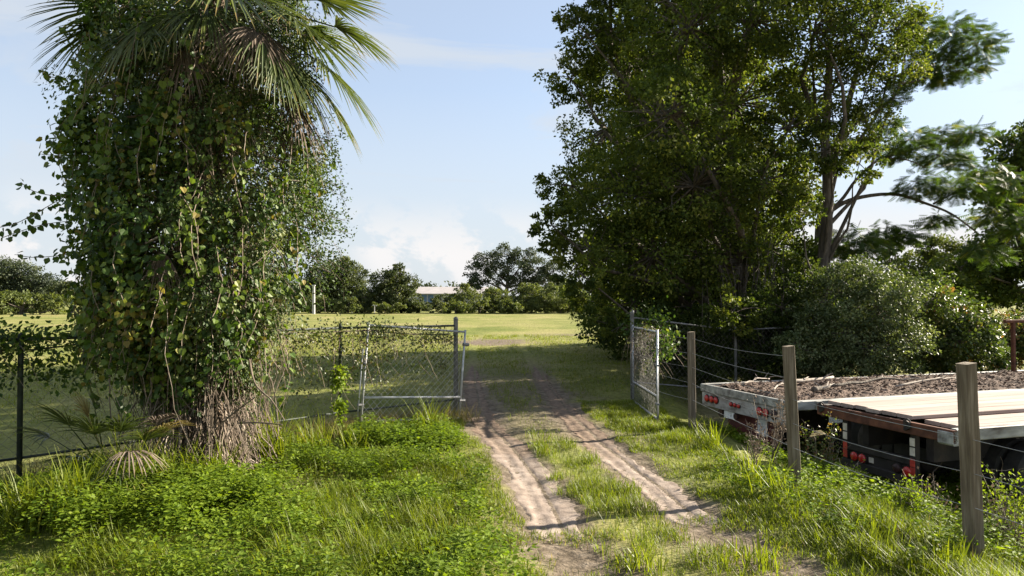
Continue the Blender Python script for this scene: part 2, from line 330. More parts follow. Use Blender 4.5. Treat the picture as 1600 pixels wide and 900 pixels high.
scol = ramp(nt, mapnoise(nt, 7, 8), [(.25, (.06, .045, .033)), (.5, (.125, .098, .075)), (.75, (.22, .18, .145))])
c = mixc(nt, a.outputs['Fac'], gcol, scol)
p = N(nt, 'ShaderNodeBsdfPrincipled'); p.inputs['Roughness'].default_value = .95; p.inputs['Specular IOR Level'].default_value = .1
nt.links.new(c, p.inputs['Base Color'])
b = N(nt, 'ShaderNodeBump'); b.inputs['Strength'].default_value = .7; b.inputs['Distance'].default_value = .05
nt.links.new(mapnoise(nt, 14, 7), b.inputs['Height']); nt.links.new(b.outputs[0], p.inputs['Normal']); nt.links.new(p.outputs[0], o.inputs[0])
tag(link('ground', gme, m), 'grassy ground with a mown field rising behind the gate', kind='structure')

# sandy wheel tracks: finer strips just above the ground with tyre prints pressed in
m, nt, o = base_mat('sand'); M['sand'] = m
c = ramp(nt, mapnoise(nt, 5, 9), [(.25, (.13, .10, .082)), (.5, (.225, .182, .152)), (.75, (.30, .25, .215))])
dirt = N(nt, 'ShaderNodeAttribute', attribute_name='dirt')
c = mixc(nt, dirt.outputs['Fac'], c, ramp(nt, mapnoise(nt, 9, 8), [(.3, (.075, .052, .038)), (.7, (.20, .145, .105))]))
p = N(nt, 'ShaderNodeBsdfPrincipled'); p.inputs['Roughness'].default_value = .95; p.inputs['Specular IOR Level'].default_value = .1
b = N(nt, 'ShaderNodeBump'); b.inputs['Strength'].default_value = .5; b.inputs['Distance'].default_value = .012
nt.links.new(mapnoise(nt, 45, 6), b.inputs['Height']); nt.links.new(b.outputs[0], p.inputs['Normal'])
nt.links.new(c, p.inputs['Base Color']); nt.links.new(p.outputs[0], o.inputs[0])
def track(tr, y0, y1, w, label, seed):
    yy = np.arange(y0, y1, .03); uu = np.linspace(-1, 1, 37)
    wl = w * (.80 + .36 * (vnoise(yy, yy * 0, .45, seed) - .5) + .30 * (vnoise(yy, yy * 0, .12, seed + 1) - .5)) * (1 - .35 * sstep(11, 17, yy))
    wl = wl * np.sqrt(np.clip((yy - y0) / .12, .02, 1)) * np.clip((y1 - yy) / 2.0, .05, 1)
    wr = w * (.80 + .36 * (vnoise(yy, yy * 0, .45, seed + 3) - .5) + .30 * (vnoise(yy, yy * 0, .12, seed + 4) - .5)) * (1 - .35 * sstep(11, 17, yy))
    wr = wr * np.sqrt(np.clip((yy - y0) / .12, .02, 1)) * np.clip((y1 - yy) / 2.0, .05, 1)
    Xo = np.where(uu[None] < 0, uu[None] * wl[:, None], uu[None] * wr[:, None]) * .5
    Xw = tx(tr, yy)[:, None] + Xo; Yw = np.repeat(yy[:, None], len(uu), 1)
    Zw = gh(Xw, Yw) + .008
    band = np.exp(-((np.abs(Xo + .03) - .09) / .055) ** 4)
    ph = Yw / .06 + np.abs(Xo + .03) * 9
    Zw += band * (-.006 + .0016 * np.sign(np.sin(ph * 2 * math.pi)) * 1.0) - .008 * np.exp(-((Xo - .075) / .02) ** 2) + .004 * np.exp(-((np.abs(Xo + .01) - .19) / .05) ** 2)
    Zw += .014 * (vnoise(Xw, Yw, .11, seed + 7) - .5) * (1 - .85 * band) + .006 * (vnoise(Xw, Yw, .045, seed + 8) - .5)
    edge = sstep(.72, 1, np.abs(uu))[None]; Zw -= .022 * edge
    n2 = len(uu); i = (np.arange(len(yy) - 1)[:, None] * n2 + np.arange(n2 - 1)[None]).ravel()
    me = Geo().add(np.stack([Xw, Yw, Zw], -1).reshape(-1, 3), np.concatenate([np.stack([i, i + 1, i + n2 + 1], 1), np.stack([i, i + n2 + 1, i + n2], 1)])).mesh('wheel_track', True)
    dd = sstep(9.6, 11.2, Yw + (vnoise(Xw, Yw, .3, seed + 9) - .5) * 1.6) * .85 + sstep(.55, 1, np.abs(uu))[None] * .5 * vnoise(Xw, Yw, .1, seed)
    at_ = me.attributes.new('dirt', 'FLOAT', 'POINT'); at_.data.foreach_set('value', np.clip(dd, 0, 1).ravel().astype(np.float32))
    tag(link('wheel_track', me, m), label, kind='structure')
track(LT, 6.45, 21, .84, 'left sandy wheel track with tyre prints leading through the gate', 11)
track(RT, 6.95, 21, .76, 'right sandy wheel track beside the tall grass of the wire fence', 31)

# ------------------------------------------------------------------ trees
def limb(P0, P1, n=7, wob=.08, sag=0.0):
    P0 = np.array(P0, float); P1 = np.array(P1, float); t = np.linspace(0, 1, n)[:, None]
    L = np.linalg.norm(P1 - P0); P = P0 + (P1 - P0) * t
    P += np.sin(t * math.pi) * rng.normal(0, wob * L, 3)[None] + rng.normal(0, wob * L * .15, (n, 3)) * np.sin(t * math.pi)
    P[:, 2] += (np.sin(t * math.pi) * sag * L)[:, 0]; return P
def rand_dir(n):
    return nrm(rng.normal(0, 1, (n, 3)))
def crown(lobes, leaf, dens, tmpl=LEAF2, up=.5, shell=.5, clump=.26, per=60, twigs=None, squash=.8, vbias=0.0, droop=0.15):
    """lobes: list of (centre, radius). Leaves grow in clumps spread through the outer part of each lobe."""
    g = Geo()
    for c, r in lobes:
        n = max(3, int(dens * r * r / per)); d = rand_dir(n)
        cc = c + d * (r * (shell + (1.05 - shell) * rng.random(n) ** .6))[:, None] * np.array([1, 1, squash])
        if twigs is not None:
            for q in cc[:max(2, int(n * .35))]: twigs.tube(limb(c, q, 4, .1), np.linspace(.022, .005, 4) * max(.5, r), 3, cap=False)
        k = per; cs = clump * r * U(.6, 1.35, n)
        off = rng.normal(0, 1, (n, k, 3)); off *= (rng.random((n, k, 1)) ** .33) / np.maximum(np.linalg.norm(off, axis=-1, keepdims=True), 1e-6)
        Pn = cc[:, None, :] + off * cs[:, None, None] * np.array([1.15, 1.15, .75]); Pn = Pn.reshape(-1, 3)
        m_ = len(Pn); outw = nrm(Pn - c)
        nn = nrm(outw * .5 + np.array([0, 0, up]) + rng.normal(0, .55, (m_, 3)))
        dd = nrm(outw * .5 + rng.normal(0, .7, (m_, 3)) + np.array([0, 0, -droop]))
        a = np.clip(np.repeat(rng.normal(.46, .21, n), k) + rng.normal(0, .17, m_) + vbias, 0, 1)
        g.leaves(Pn, dd, nn, leaf * U(.65, 1.3, m_), tmpl, a)
    return g
def tree(name, label, cat, base, lobes, trunk_r, leaf, dens, mat, split=.35, group=None, bark='bark', trunk_top=None, back=(), **kw):
    base = np.array(base, float); root = thing(name, label, cat, tuple(base), group=group)
    L = [(np.array(c, float) - base, r) for c, r in lobes]
    cen = np.mean([c for c, _ in L], 0); top = max(c[2] for c, _ in L)
    tt = np.array(trunk_top, float) - base if trunk_top is not None else np.array([cen[0] * .7, cen[1] * .7, top * .8])
    T = Geo(); ax = limb((0, 0, -.3), tt, 9, .03); rr = np.linspace(trunk_r, trunk_r * .35, 9); rr[0] *= 1.5; rr[1] *= 1.12
    T.tube(ax, rr, 9)
    for c, r in L:
        f = min(.9, max(split * .5, (c[2] / max(top, .1)) * .7)); q = ax[int(round(f * 8))]
        T.tube(limb(q, c, 7, .09), np.linspace(trunk_r * .40, trunk_r * .06, 7) * min(1, .3 + r / 2.2), 5, cap=False)
    g = crown(L, leaf, dens, twigs=T, **kw)
    if back:
        h = crown([(np.array(c, float) - base, r) for c, r in back], leaf * 1.9, dens * .3, **kw)
        for V, Tt, A in zip(h.V, h.T, h.A): g.add(V, Tt - Tt.min(), A)
    T.obj('trunk', M[bark], root, True); g.obj('crown', mat, root); return root
def lob(L, z0, z1, s=1.0):
    o = []
    for px, py, r in L:
        z = U(z0, z1); o.append((at(px, py, z), r / F * z * s))
    return o
OAK = [(945, 40, 62), (893, 122, 46), (990, 90, 85), (1080, 40, 100), (1180, 30, 85), (950, 200, 75), (1050, 180, 95), (1150, 160, 90), (895, 290, 50),
       (975, 300, 85), (1085, 290, 100), (1190, 280, 75), (862, 352, 40), (925, 390, 68), (1020, 400, 88), (1120, 400, 80), (1205, 390, 62), (925, 455, 45),
       (990, 470, 62), (1075, 480, 60), (930, 500, 30), (968, 510, 34), (1010, 515, 36), (1145, 490, 50), (905, 425, 36), (880, 395, 34), (1050, -90, 120), (1160, -110, 120), (960, -70, 90), (1235, 200, 60), (905, 35, 36)]
lo = lob(OAK, 15.4, 19.6)
bk = [(at(1060, y, 24), 2.6) for y in (60, 230, 380)] + [(at(1170, y, 23.5), 2.5) for y in (0, 180, 330)] + [(at(960, 330, 24.5), 2.0), (at(980, 120, 24.5), 2.0)]
bk += [(at(px, py, z), r) for px, py, z, r in ((1000, 440, 22, 1.9), (1090, 450, 23, 2.1), (1170, 440, 22, 2.0), (1040, 330, 26.5, 2.4), (1130, 300, 27, 2.6), (1010, 250, 26.5, 2.2), (1080, 150, 27, 2.6), (1180, 420, 26, 2.2), (1060, 440, 26.5, 2.0))]
tree('oak_tree', 'big dense oak tree with hanging vines standing right of the open gateway', 'tree', gpt(6.6, 19.6), lo, .42, .098, 3000, M['oak'], back=bk, trunk_top=at(1120, 40, 18.5), clump=.21, shell=.55)
OAK2 = [(1275, 45, 75), (1350, 50, 75), (1405, 95, 50), (1300, 140, 75), (1355, 190, 48), (1290, 235, 52), (1345, 255, 40), (1410, 30, 48), (1350, -70, 100), (1260, -60, 90), (1250, 330, 42)]
tree('oak_tree', 'darker oak crown behind the bare arching limbs, right of the big oak', 'tree', gpt(8.0, 17.9), lob(OAK2, 16.3, 18.8), .22, .09, 3000, M['oak'], trunk_top=at(1300, 60, 17.8), clump=.24)

# feathery-leaved tree with long arching limbs
zf = 20.0
mr = thing('mimosa_tree', 'feathery-leaved tree with dark arching bare limbs over the trailers', 'tree', tuple(gpt(9.0, zf)))
mb = np.array(mr.location)
def W(L, z=zf): return np.array([at(px, py, z + (k[0] if k else 0)) for px, py, *k in L]) - mb
def spline(P, n=24):
    P = np.array(P); t = np.linspace(0, len(P) - 1, n); o = []
    for u in t:
        i = min(int(u), len(P) - 2); f = u - i; p0 = P[max(i - 1, 0)]; p1 = P[i]; p2 = P[i + 1]; p3 = P[min(i + 2, len(P) - 1)]
        o.append(.5 * ((2 * p1) + (p2 - p0) * f + (2 * p0 - 5 * p1 + 4 * p2 - p3) * f * f + (3 * p1 - p0 - 3 * p2 + p3) * f ** 3))
    return np.array(o)
T = Geo()
def br(L, r0, r1, k=7): P = spline(W(L)); T.tube(P, np.linspace(r0, r1, len(P)), k); return P
T.tube(spline(np.concatenate([[[0, 0, -.3]], W([(1278, 480), (1280, 400), (1282, 350), (1292, 300), (1305, 250), (1318, 205), (1340, 120), (1370, 20)])])), np.linspace(.17, .05, 24), 8)
br([(1284, 345), (1310, 322), (1345, 308), (1400, 303), (1450, 318), (1490, 335), (1530, 365, .5)], .075, .02)
br([(1288, 340), (1318, 310), (1340, 280), (1375, 250), (1415, 248), (1450, 262)], .06, .012)
br([(1312, 230), (1340, 190), (1362, 178), (1395, 155), (1410, 128), (1418, 85), (1432, 40)], .075, .02)
br([(1410, 128), (1440, 124), (1470, 112), (1510, 108)], .04, .01); br([(1462, 116), (1480, 95), (1492, 72)], .022, .008)
br([(1345, 185), (1352, 150), (1365, 115)], .03, .01); br([(1282, 348), (1262, 332), (1240, 322)], .03, .01); br([(1460, 318), (1500, 300), (1550, 290, .6)], .03, .01)
br([(1375, 250), (1430, 232), (1490, 222), (1530, 215)], .03, .008)
SPR = [(1490, 45, 46), (1530, 65, 36), (1465, 85, 38), (1440, 40, 30), (1520, 100, 26), (1450, 110, 20), (1478, 118, 16), (1395, 150, 18), (1425, 215, 26), (1475, 208, 30), (1525, 205, 26), (1470, 240, 30), (1440, 285, 34), (1400, 235, 22),
       (1540, 265, 34), (1580, 285, 40), (1560, 330, 38), (1595, 345, 36), (1500, 290, 34), (1530, 385, 22), (1552, 395, 22), (1340, 375, 42), (1385, 362, 36), (1300, 385, 36), (1258, 395, 30), (1350, 225, 26), (1262, 235, 20), (1465, 340, 24), (1320, 225, 26), (1390, 190, 20),
       (1410, 130, 14), (1240, 310, 22), (1420, 365, 20), (1500, 250, 22)]
g = Geo()
for px, py, r in SPR:
    c = at(px, py, zf + U(-.9, .9)) - mb; R = r / F * zf
    n = int(34 + 380 * R * R); d = rand_dir(n); P = c + d * (R * rng.random(n) ** .4)[:, None] * np.array([1.05, 1.2, .5]); P[:, 2] -= .25 * ((P[:, 0] - c[0]) ** 2 + (P[:, 1] - c[1]) ** 2) / max(R, .1)
    ow = P - c; ow[:, 2] *= .2; dd = nrm(nrm(ow) + rng.normal(0, .4, (n, 3)) + np.array([0, 0, -.35])); nn = nrm(rng.normal(0, .35, (n, 3)) + np.array([0, 0, 1.0]))
    g.leaves(P, dd, nn, U(.24, .40, n), PINNATE, np.clip(rng.normal(.5, .22, n), 0, 1))
    for q in P[:8]: T.tube(limb(c + np.array([0, 0, -.05]), q, 4, .08), [.012, .009, .007, .004], 3, cap=False)
T.obj('trunk', M['bark'], mr, True); g.obj('crown', M['mimosa'], mr)

# shrubs and vine mounds behind the trailers
def shrub(name, label, base, lobes, leaf, dens, mat, group=None, **kw):
    return tree(name, label, 'shrub', base, lobes, .07, leaf, dens, mat, split=.3, group=group, **kw)
shrub('glossy_shrub', 'silvery glossy-leaved shrub spilling over behind the littered trailer deck', gpt(8.3, 15.9),
      lob([(1270, 500, 36), (1310, 460, 48), (1345, 430, 40), (1320, 520, 50), (1370, 490, 50), (1360, 545, 42), (1400, 455, 40), (1285, 550, 40), (1410, 530, 40), (1250, 545, 34), (1330, 570, 36), (1395, 565, 36), (1270, 580, 30)], 14.9, 16.0), .066, 8500, M['silver'], clump=.36)
shrub('vine_mound', 'vine-smothered shrub with reddish tips right of the silvery shrub', gpt(11.0, 17.3),
      lob([(1450, 470, 40), (1480, 500, 42), (1440, 520, 40), (1500, 535, 40), (1530, 520, 34), (1470, 552, 38), (1540, 555, 30), (1460, 440, 22), (1420, 495, 34), (1440, 560, 34), (1500, 572, 30), (1545, 580, 26)], 16.2, 17.4), .09, 6000, M['shrub'], clump=.36)
shrub('shrub', 'yellow-green shrub behind the rusty stake at the right edge', gpt(14.6, 18.6),
      lob([(1580, 515, 34), (1610, 520, 40), (1565, 550, 30), (1600, 560, 34), (1640, 530, 40), (1548, 525, 20)], 18.2, 19.4), .075, 7500, M['shrub'], vbias=.2, clump=.36)
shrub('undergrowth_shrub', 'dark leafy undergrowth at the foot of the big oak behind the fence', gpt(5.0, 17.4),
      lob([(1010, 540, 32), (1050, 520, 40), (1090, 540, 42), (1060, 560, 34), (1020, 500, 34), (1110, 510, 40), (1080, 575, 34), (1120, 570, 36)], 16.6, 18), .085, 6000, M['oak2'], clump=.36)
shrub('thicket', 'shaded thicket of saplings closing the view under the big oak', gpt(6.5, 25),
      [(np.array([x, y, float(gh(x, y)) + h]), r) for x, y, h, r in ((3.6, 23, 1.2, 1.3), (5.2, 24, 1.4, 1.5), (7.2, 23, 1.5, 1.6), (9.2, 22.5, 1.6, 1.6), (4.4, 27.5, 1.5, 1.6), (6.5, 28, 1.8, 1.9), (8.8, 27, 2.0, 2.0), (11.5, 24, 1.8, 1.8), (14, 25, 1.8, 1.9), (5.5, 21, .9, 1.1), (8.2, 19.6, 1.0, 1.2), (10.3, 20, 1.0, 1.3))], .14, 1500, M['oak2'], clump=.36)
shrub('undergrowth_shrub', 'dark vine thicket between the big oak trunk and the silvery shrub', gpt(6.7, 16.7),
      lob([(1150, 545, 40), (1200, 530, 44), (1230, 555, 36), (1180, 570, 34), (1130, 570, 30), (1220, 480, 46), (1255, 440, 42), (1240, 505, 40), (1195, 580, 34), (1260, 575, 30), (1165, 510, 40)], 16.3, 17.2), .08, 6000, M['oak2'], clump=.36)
hv = thing('hanging_vine', 'tangle of dry hanging vine stems in front of the big oak trunk', 'vine', tuple(at(1150, 560, 17)))
g = Geo(); b0 = np.array(hv.location)
for k in range(38):
    px = U(1095, 1235); p0 = at(px, U(330, 430), U(16.5, 17.6)); p1 = at(px + U(-25, 25), U(500, 575), U(16.3, 17))
    g.tube(limb(p0, p1, 8, .05) - b0, U(.004, .011), 4, U(0, .6), cap=False)
g.obj('stem', M['bark'], hv)

# trees at the right edge, farther off
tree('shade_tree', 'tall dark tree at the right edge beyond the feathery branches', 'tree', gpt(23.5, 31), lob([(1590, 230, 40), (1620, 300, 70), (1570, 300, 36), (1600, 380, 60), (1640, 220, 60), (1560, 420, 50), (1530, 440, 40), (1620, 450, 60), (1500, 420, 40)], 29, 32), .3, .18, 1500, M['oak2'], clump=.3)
tree('shade_tree', 'mid green tree filling the gap above the vine mound', 'tree', gpt(21, 36), lob([(1440, 420, 34), (1480, 400, 36), (1420, 450, 30), (1470, 450, 40), (1510, 470, 34), (1450, 385, 18)], 34, 37), .2, .15, 2600, M['farbright'], clump=.3)
for px, top, z, lab in ((1388, 378, 60, 'thin far pine with bare trunk left of its pair, above the silvery shrub'), (1402, 386, 62, 'thin far pine with bare trunk right of its pair, above the silvery shrub')):
    b_ = at(px, 470, z); b_[2] = float(gh(b_[0], z))
    tree('pine_tree', lab, 'tree', b_, lob([(px - 8, top + 8, 9), (px + 9, top + 14, 9), (px, top, 8), (px - 12, top + 26, 6), (px + 10, top + 34, 6)], z, z + .1), .17, .3, 160, M['fardark'], trunk_top=at(px, top, z), group='far pines')

# ------------------------------------------------------------------ the far tree line
def fartree(name, label, px, z, L, mat, dens=1000, leaf=.24, tr=.22, group='trees at the far edge of the field', cat='tree'):
    b_ = at(px, 470, z); b_[2] = float(gh(b_[0], z))
    return tree(name, label, cat, b_, lob(L, z - 1.2, z + 1.2, 1.12), tr, leaf, dens, mat, clump=.32, group=group)
fartree('field_tree', 'round grey-green tree right of the vine-clad palm at the field edge', 530, 84, [(530, 425, 22), (505, 435, 22), (555, 430, 18), (520, 455, 26), (548, 458, 22), (490, 455, 20), (538, 412, 12), (560, 450, 12), (505, 474, 16), (535, 476, 16), (560, 476, 13)], M['far'])
fartree('field_tree', 'dense pointed tree left of the pale building across the field', 615, 80, [(618, 432, 17), (600, 440, 18), (635, 445, 17), (615, 458, 24), (592, 462, 17), (640, 468, 16), (622, 421, 8), (655, 475, 9), (604, 475, 16), (580, 475, 12), (625, 478, 14), (645, 480, 11)], M['far'], 900)
fartree('field_tree', 'tall airy dark oak across the field left of the big oak', 790, 100, [(790, 398, 18), (760, 405, 17), (820, 402, 17), (745, 425, 17), (775, 425, 18), (808, 424, 20), (840, 418, 20), (735, 445, 14), (765, 450, 17), (850, 440, 22), (815, 452, 18), (865, 425, 18)], M['fardark'], 520, .27, .4)
for k, (px, z, L, lab) in enumerate([
    (722, 82, [(722, 455, 12), (735, 465, 14), (712, 470, 12), (726, 446, 7)], 'bright small tree just right of the pale building'),
    (772, 80, [(770, 460, 11), (765, 472, 13), (782, 474, 11)], 'bright bush under the left side of the airy dark oak'),
    (830, 80, [(830, 455, 14), (822, 470, 14), (842, 470, 13), (834, 446, 7)], 'bright taller bush under the right side of the airy dark oak'),
    (875, 78, [(872, 468, 14), (890, 474, 14), (860, 476, 11)], 'bright low bush beside the drooping oak branches'),
    (800, 77, [(800, 476, 9), (812, 478, 9), (788, 478, 9)], 'low bush between the two bright bushes at the field edge'),
    (690, 84, [(690, 468, 11), (678, 475, 9), (703, 474, 10)], 'low dark bush in front of the pale building'),
    (570, 79, [(570, 465, 13), (560, 475, 11), (582, 474, 11)], 'bush between the round tree and the pointed tree'),
    (500, 77, [(500, 474, 13), (485, 472, 13), (520, 476, 11)], 'pale low bush under the round grey-green tree'),
    (655, 80, [(655, 478, 8), (643, 480, 8), (667, 480, 7)], 'lowest bush at the foot of the pointed tree'),
    (750, 78, [(748, 478, 9), (757, 472, 9), (738, 479, 8)], 'small bush left of the bright bush under the dark oak'),
    (455, 82, [(455, 462, 16), (470, 474, 14), (440, 474, 14)], 'bush beside the right edge of the vine-clad palm'),
    (545, 76, [(545, 474, 12), (532, 478, 10), (556, 479, 9)], 'pale bush right of the low bush under the round tree'),
    (600, 76, [(598, 479, 9), (612, 478, 9), (625, 480, 8)], 'thin bush along the foot of the pointed tree'),
    (712, 77, [(712, 478, 9), (698, 480, 8), (725, 479, 8)], 'low bush below the small tree right of the pale building'),
    (815, 82, [(812, 465, 12), (820, 452, 9), (805, 474, 11)], 'slim green bush in the middle under the airy dark oak'),
    (852, 79, [(852, 462, 13), (848, 474, 12), (862, 450, 9)], 'leafy bush right of the taller bright bush'),
    (893, 82, [(893, 458, 14), (905, 468, 14), (885, 446, 10)], 'taller bush just left of the drooping oak branches'),
    (785, 83, [(785, 462, 11), (793, 472, 11), (778, 474, 10)], 'grey-green bush between bright bushes under the dark oak'),
    (920, 76, [(915, 476, 11), (935, 474, 13), (950, 478, 11)], 'bush glimpsed behind the drooping oak branches')]):
    L = L + [(px - 13 + U(-3, 3), 481, 8), (px + U(-3, 3), 482, 9), (px + 13 + U(-3, 3), 481, 8)]
    fartree('field_bush', lab, px, z, L, M['far'] if k in (5, 6, 8) else M['farbright'], 1200, .2, .06, 'bushes along the far edge of the field', 'bush')
for px, z, L, lab, mt in [(25, 95, [(25, 430, 24), (0, 425, 26), (50, 438, 22), (-30, 430, 28), (75, 445, 20), (10, 455, 28), (55, 460, 24), (90, 460, 20)], 'hazy grey-green tree at the left edge beyond the field', 'fardark'),
                          (30, 66, [(30, 472, 18), (5, 470, 20), (55, 474, 16), (80, 477, 15), (-25, 468, 20), (100, 478, 14)], 'bright hedge bush at the left edge of the field', 'farbright'),
                          (110, 80, [(110, 455, 18), (90, 460, 16), (135, 460, 16), (160, 455, 20)], 'field tree half hidden behind the left of the palm', 'far'),
                          (445, 86, [(445, 440, 20), (425, 450, 22), (462, 458, 18)], 'field tree half hidden behind the right of the palm', 'far')]:
    fartree('field_tree', lab, px, z, L, M[mt], 650, .28)
# a wood that closes the horizon behind everything
g = Geo(); lobw = []
for k in range(240):
    x = U(-260, 260); y = U(170, 215); r = U(2.2, 4.2); lobw.append((np.array([x, y, .9 + r * U(.4, 1.2)]), r))
g = crown(lobw, .9, 22, clump=.4, per=24); tag(g.obj('distant_wood', M['fardark']), 'distant dark wood along the horizon behind the field', 'wood', kind='stuff')

# pale metal building
bz = 135
bo = thing('metal_building', 'long pale metal building seen between the trees across the field', 'building', tuple(at(688, 470, bz) * np.array([1, 1, 0]) + np.array([0, 0, .7])))
Geo().box((0, 3, 1.45), (18, 6, 2.9)).obj('wall', M['metalwall'], bo)
rf = Geo(); rf.add([[-9.3, -.5, 2.85], [9.3, -.5, 2.85], [9.3, 3, 4.25], [-9.3, 3, 4.25], [9.3, 6.5, 2.85], [-9.3, 6.5, 2.85], [-9.3, -.5, 2.7], [9.3, -.5, 2.7], [9.3, 6.5, 2.7], [-9.3, 6.5, 2.7]],
    [[0, 1, 2], [0, 2, 3], [3, 2, 4], [3, 4, 5], [6, 7, 1], [6, 1, 0], [0, 3, 5], [1, 4, 2], [6, 0, 9], [0, 5, 9], [7, 8, 1], [1, 8, 4], [6, 8, 7], [6, 9, 8], [9, 5, 4], [9, 4, 8]])
rf.obj('roof', M['metalroof'], bo)
wm_ = Geo().box((0, 0, 0), (1.0, .08, 1.5)).mesh('window'); 
for x in (-3.2, -1.9, 2.6, 4.0):
    q = link('window', wm_, M['glass'], bo); q.location = (x, -.03, 1.9)
rm_ = Geo().box((0, 0, 0), (.06, .05, 2.6)).mesh('wall_rib')
for k in range(18):
    q = link('wall_rib', rm_, M['metalwall'], bo); q.location = (-8.5 + k + .45, -.025, 1.4)
up_ = thing('utility_pole', 'short pale concrete pole in front of the round grey-green tree', 'pole', tuple(gpt(-21.2, 73)))
g = Geo().tube([(0, 0, -.3), (0, 0, 3.0)], [.17, .13], 10); g.obj('pole', M['concrete'], up_); Geo().box((0, 0, 3.05), (.3, .3, .1), bev=.02).obj('cap', M['galv'], up_)
sp = thing('field_marker', 'tiny pale marker post at the field edge below the pointed tree', 'post', tuple(gpt(-14.9, 74)))
Geo().tube([(0, 0, -.2), (0, 0, .95)], .05, 6).obj('post', M['concrete'], sp); Geo().box((0, 0, .95), (.5, .05, .06)).obj('crossbar', M['concrete'], sp)

# ------------------------------------------------------------------ chain-link fence and gates
def linkmesh(L, H, name, mat, parent, pitch=.066, r=.0032, loc=None, bulge=.0):
    g = Geo(); n = int(L / pitch); hz_ = int(H / (pitch * .95)); zz = np.linspace(0, H, hz_ + 1)
    for k in range(n + 1):
        x = k * pitch + np.where(np.arange(hz_ + 1) % 2 == k % 2, pitch * .5, -pitch * .5)
        yv = bulge * np.sin(zz / H * math.pi) * math.sin(k * .21) + .004 * np.where(np.arange(hz_ + 1) % 2 == 0, 1, -1)
        g.tube(np.stack([np.clip(x, 0, L), yv, zz], 1), r, 3, .5, cap=False)
    return g.obj(name, mat, parent)
def gate(name, label, hinge, free, tilt, H, midh, z0, dark):
    h = np.array(hinge); f = np.array(free); L = float(np.hypot(*(f - h))); rz = math.atan2(f[1] - h[1], f[0] - h[0])
    e = thing(name, label, 'gate', (h[0], h[1], z0), rot=(0, -tilt, rz), group='chain-link gate leaves')
    t = .021
    for x, n_ in ((.0, 'stile'), (L, 'stile')): Geo().tube([(x, 0, 0), (x, 0, H + .03)], t, 10).obj(n_, M['galv'], e, True)
    for z in (H - .01, midh, .02): Geo().tube([(t, 0, z), (L - t, 0, z)], t * .92, 10).obj('rail', M['galv'], e, True)
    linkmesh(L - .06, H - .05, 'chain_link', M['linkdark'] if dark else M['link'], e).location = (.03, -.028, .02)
    Geo().tube([(L + .055, -.02, -.12), (L + .055, -.02, 1.25)], .013, 8).obj('drop_rod', M['galv'], e, True)
    for z in (.30, 1.0): Geo().box((L + .025, -.01, z), (.10, .06, .035), bev=.006).obj('latch', M['galvdark'], e)
    for z in (.35, H - .25): Geo().tube([(-.10, 0, z), (0.03, 0, z)], .032, 8).obj('hinge', M['galvdark'], e)
    return e
HL = (-1.07, 13.0); HR = (2.62, 14.9)
gate('chain_link_gate', 'sagging galvanized chain-link gate leaf folded back against the fence left of the track', (-1.0, 12.93), (-2.56, 11.55), math.radians(5), 1.66, .42, .0, False)
gate('chain_link_gate', 'vine-grown chain-link gate leaf swung towards the camera right of the track', (2.62, 14.82), (2.66, 12.5), math.radians(0), 1.62, .43, .06, True)
def clf(label, pts, lean=0, mat='galvdark', H=1.78, ends=(True, True), postmat=None):
    p0 = np.array(pts[0]); e = thing('chain_link_fence', label, 'fence', (p0[0], p0[1], 0))
    pm = M[postmat or mat]
    for k in range(len(pts)):
        q = np.array(pts[k]) - p0; gz = float(gh(*pts[k]))
        big = k == 0
        P = Geo(); r = .042 if big else .030; Hh = 1.92 if big else H + .05
        P.tube([(q[0], q[1], gz - .3), (q[0], q[1], gz + Hh - .05), (q[0], q[1], gz + Hh - .03), (q[0], q[1], gz + Hh + .01), (q[0], q[1], gz + Hh + .03)], [r, r, r * 1.12, r * 1.0, r * .35], 12); P.obj('post', M['galvdark'] if big else pm, e, True)
        if k:
            a = np.array(pts[k - 1]) - p0; ga = float(gh(*pts[k - 1])); L = float(np.hypot(*(q - a))); rz = math.atan2(q[1] - a[1], q[0] - a[0])
            sub = Geo().tube([(a[0], a[1], ga + H), (q[0], q[1], gz + H)], .02, 8); sub.obj('rail', pm, e, True)
            Geo().tube([(a[0], a[1], ga + .38), (q[0], q[1], gz + .38)], .016, 8).obj('rail', pm, e, True)
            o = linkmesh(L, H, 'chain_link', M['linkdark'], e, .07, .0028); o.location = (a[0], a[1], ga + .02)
            o.rotation_euler = (0, -math.atan2(gz - ga, L), rz)
    return e
LF = [HL, (-2.85, 11.35), (-4.4, 9.7), (-5.82, 8.1), (-7.6, 6.3)]
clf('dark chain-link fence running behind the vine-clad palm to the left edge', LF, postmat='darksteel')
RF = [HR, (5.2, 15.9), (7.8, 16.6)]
clf('shaded chain-link fence running right from the gateway behind the trailers', RF)

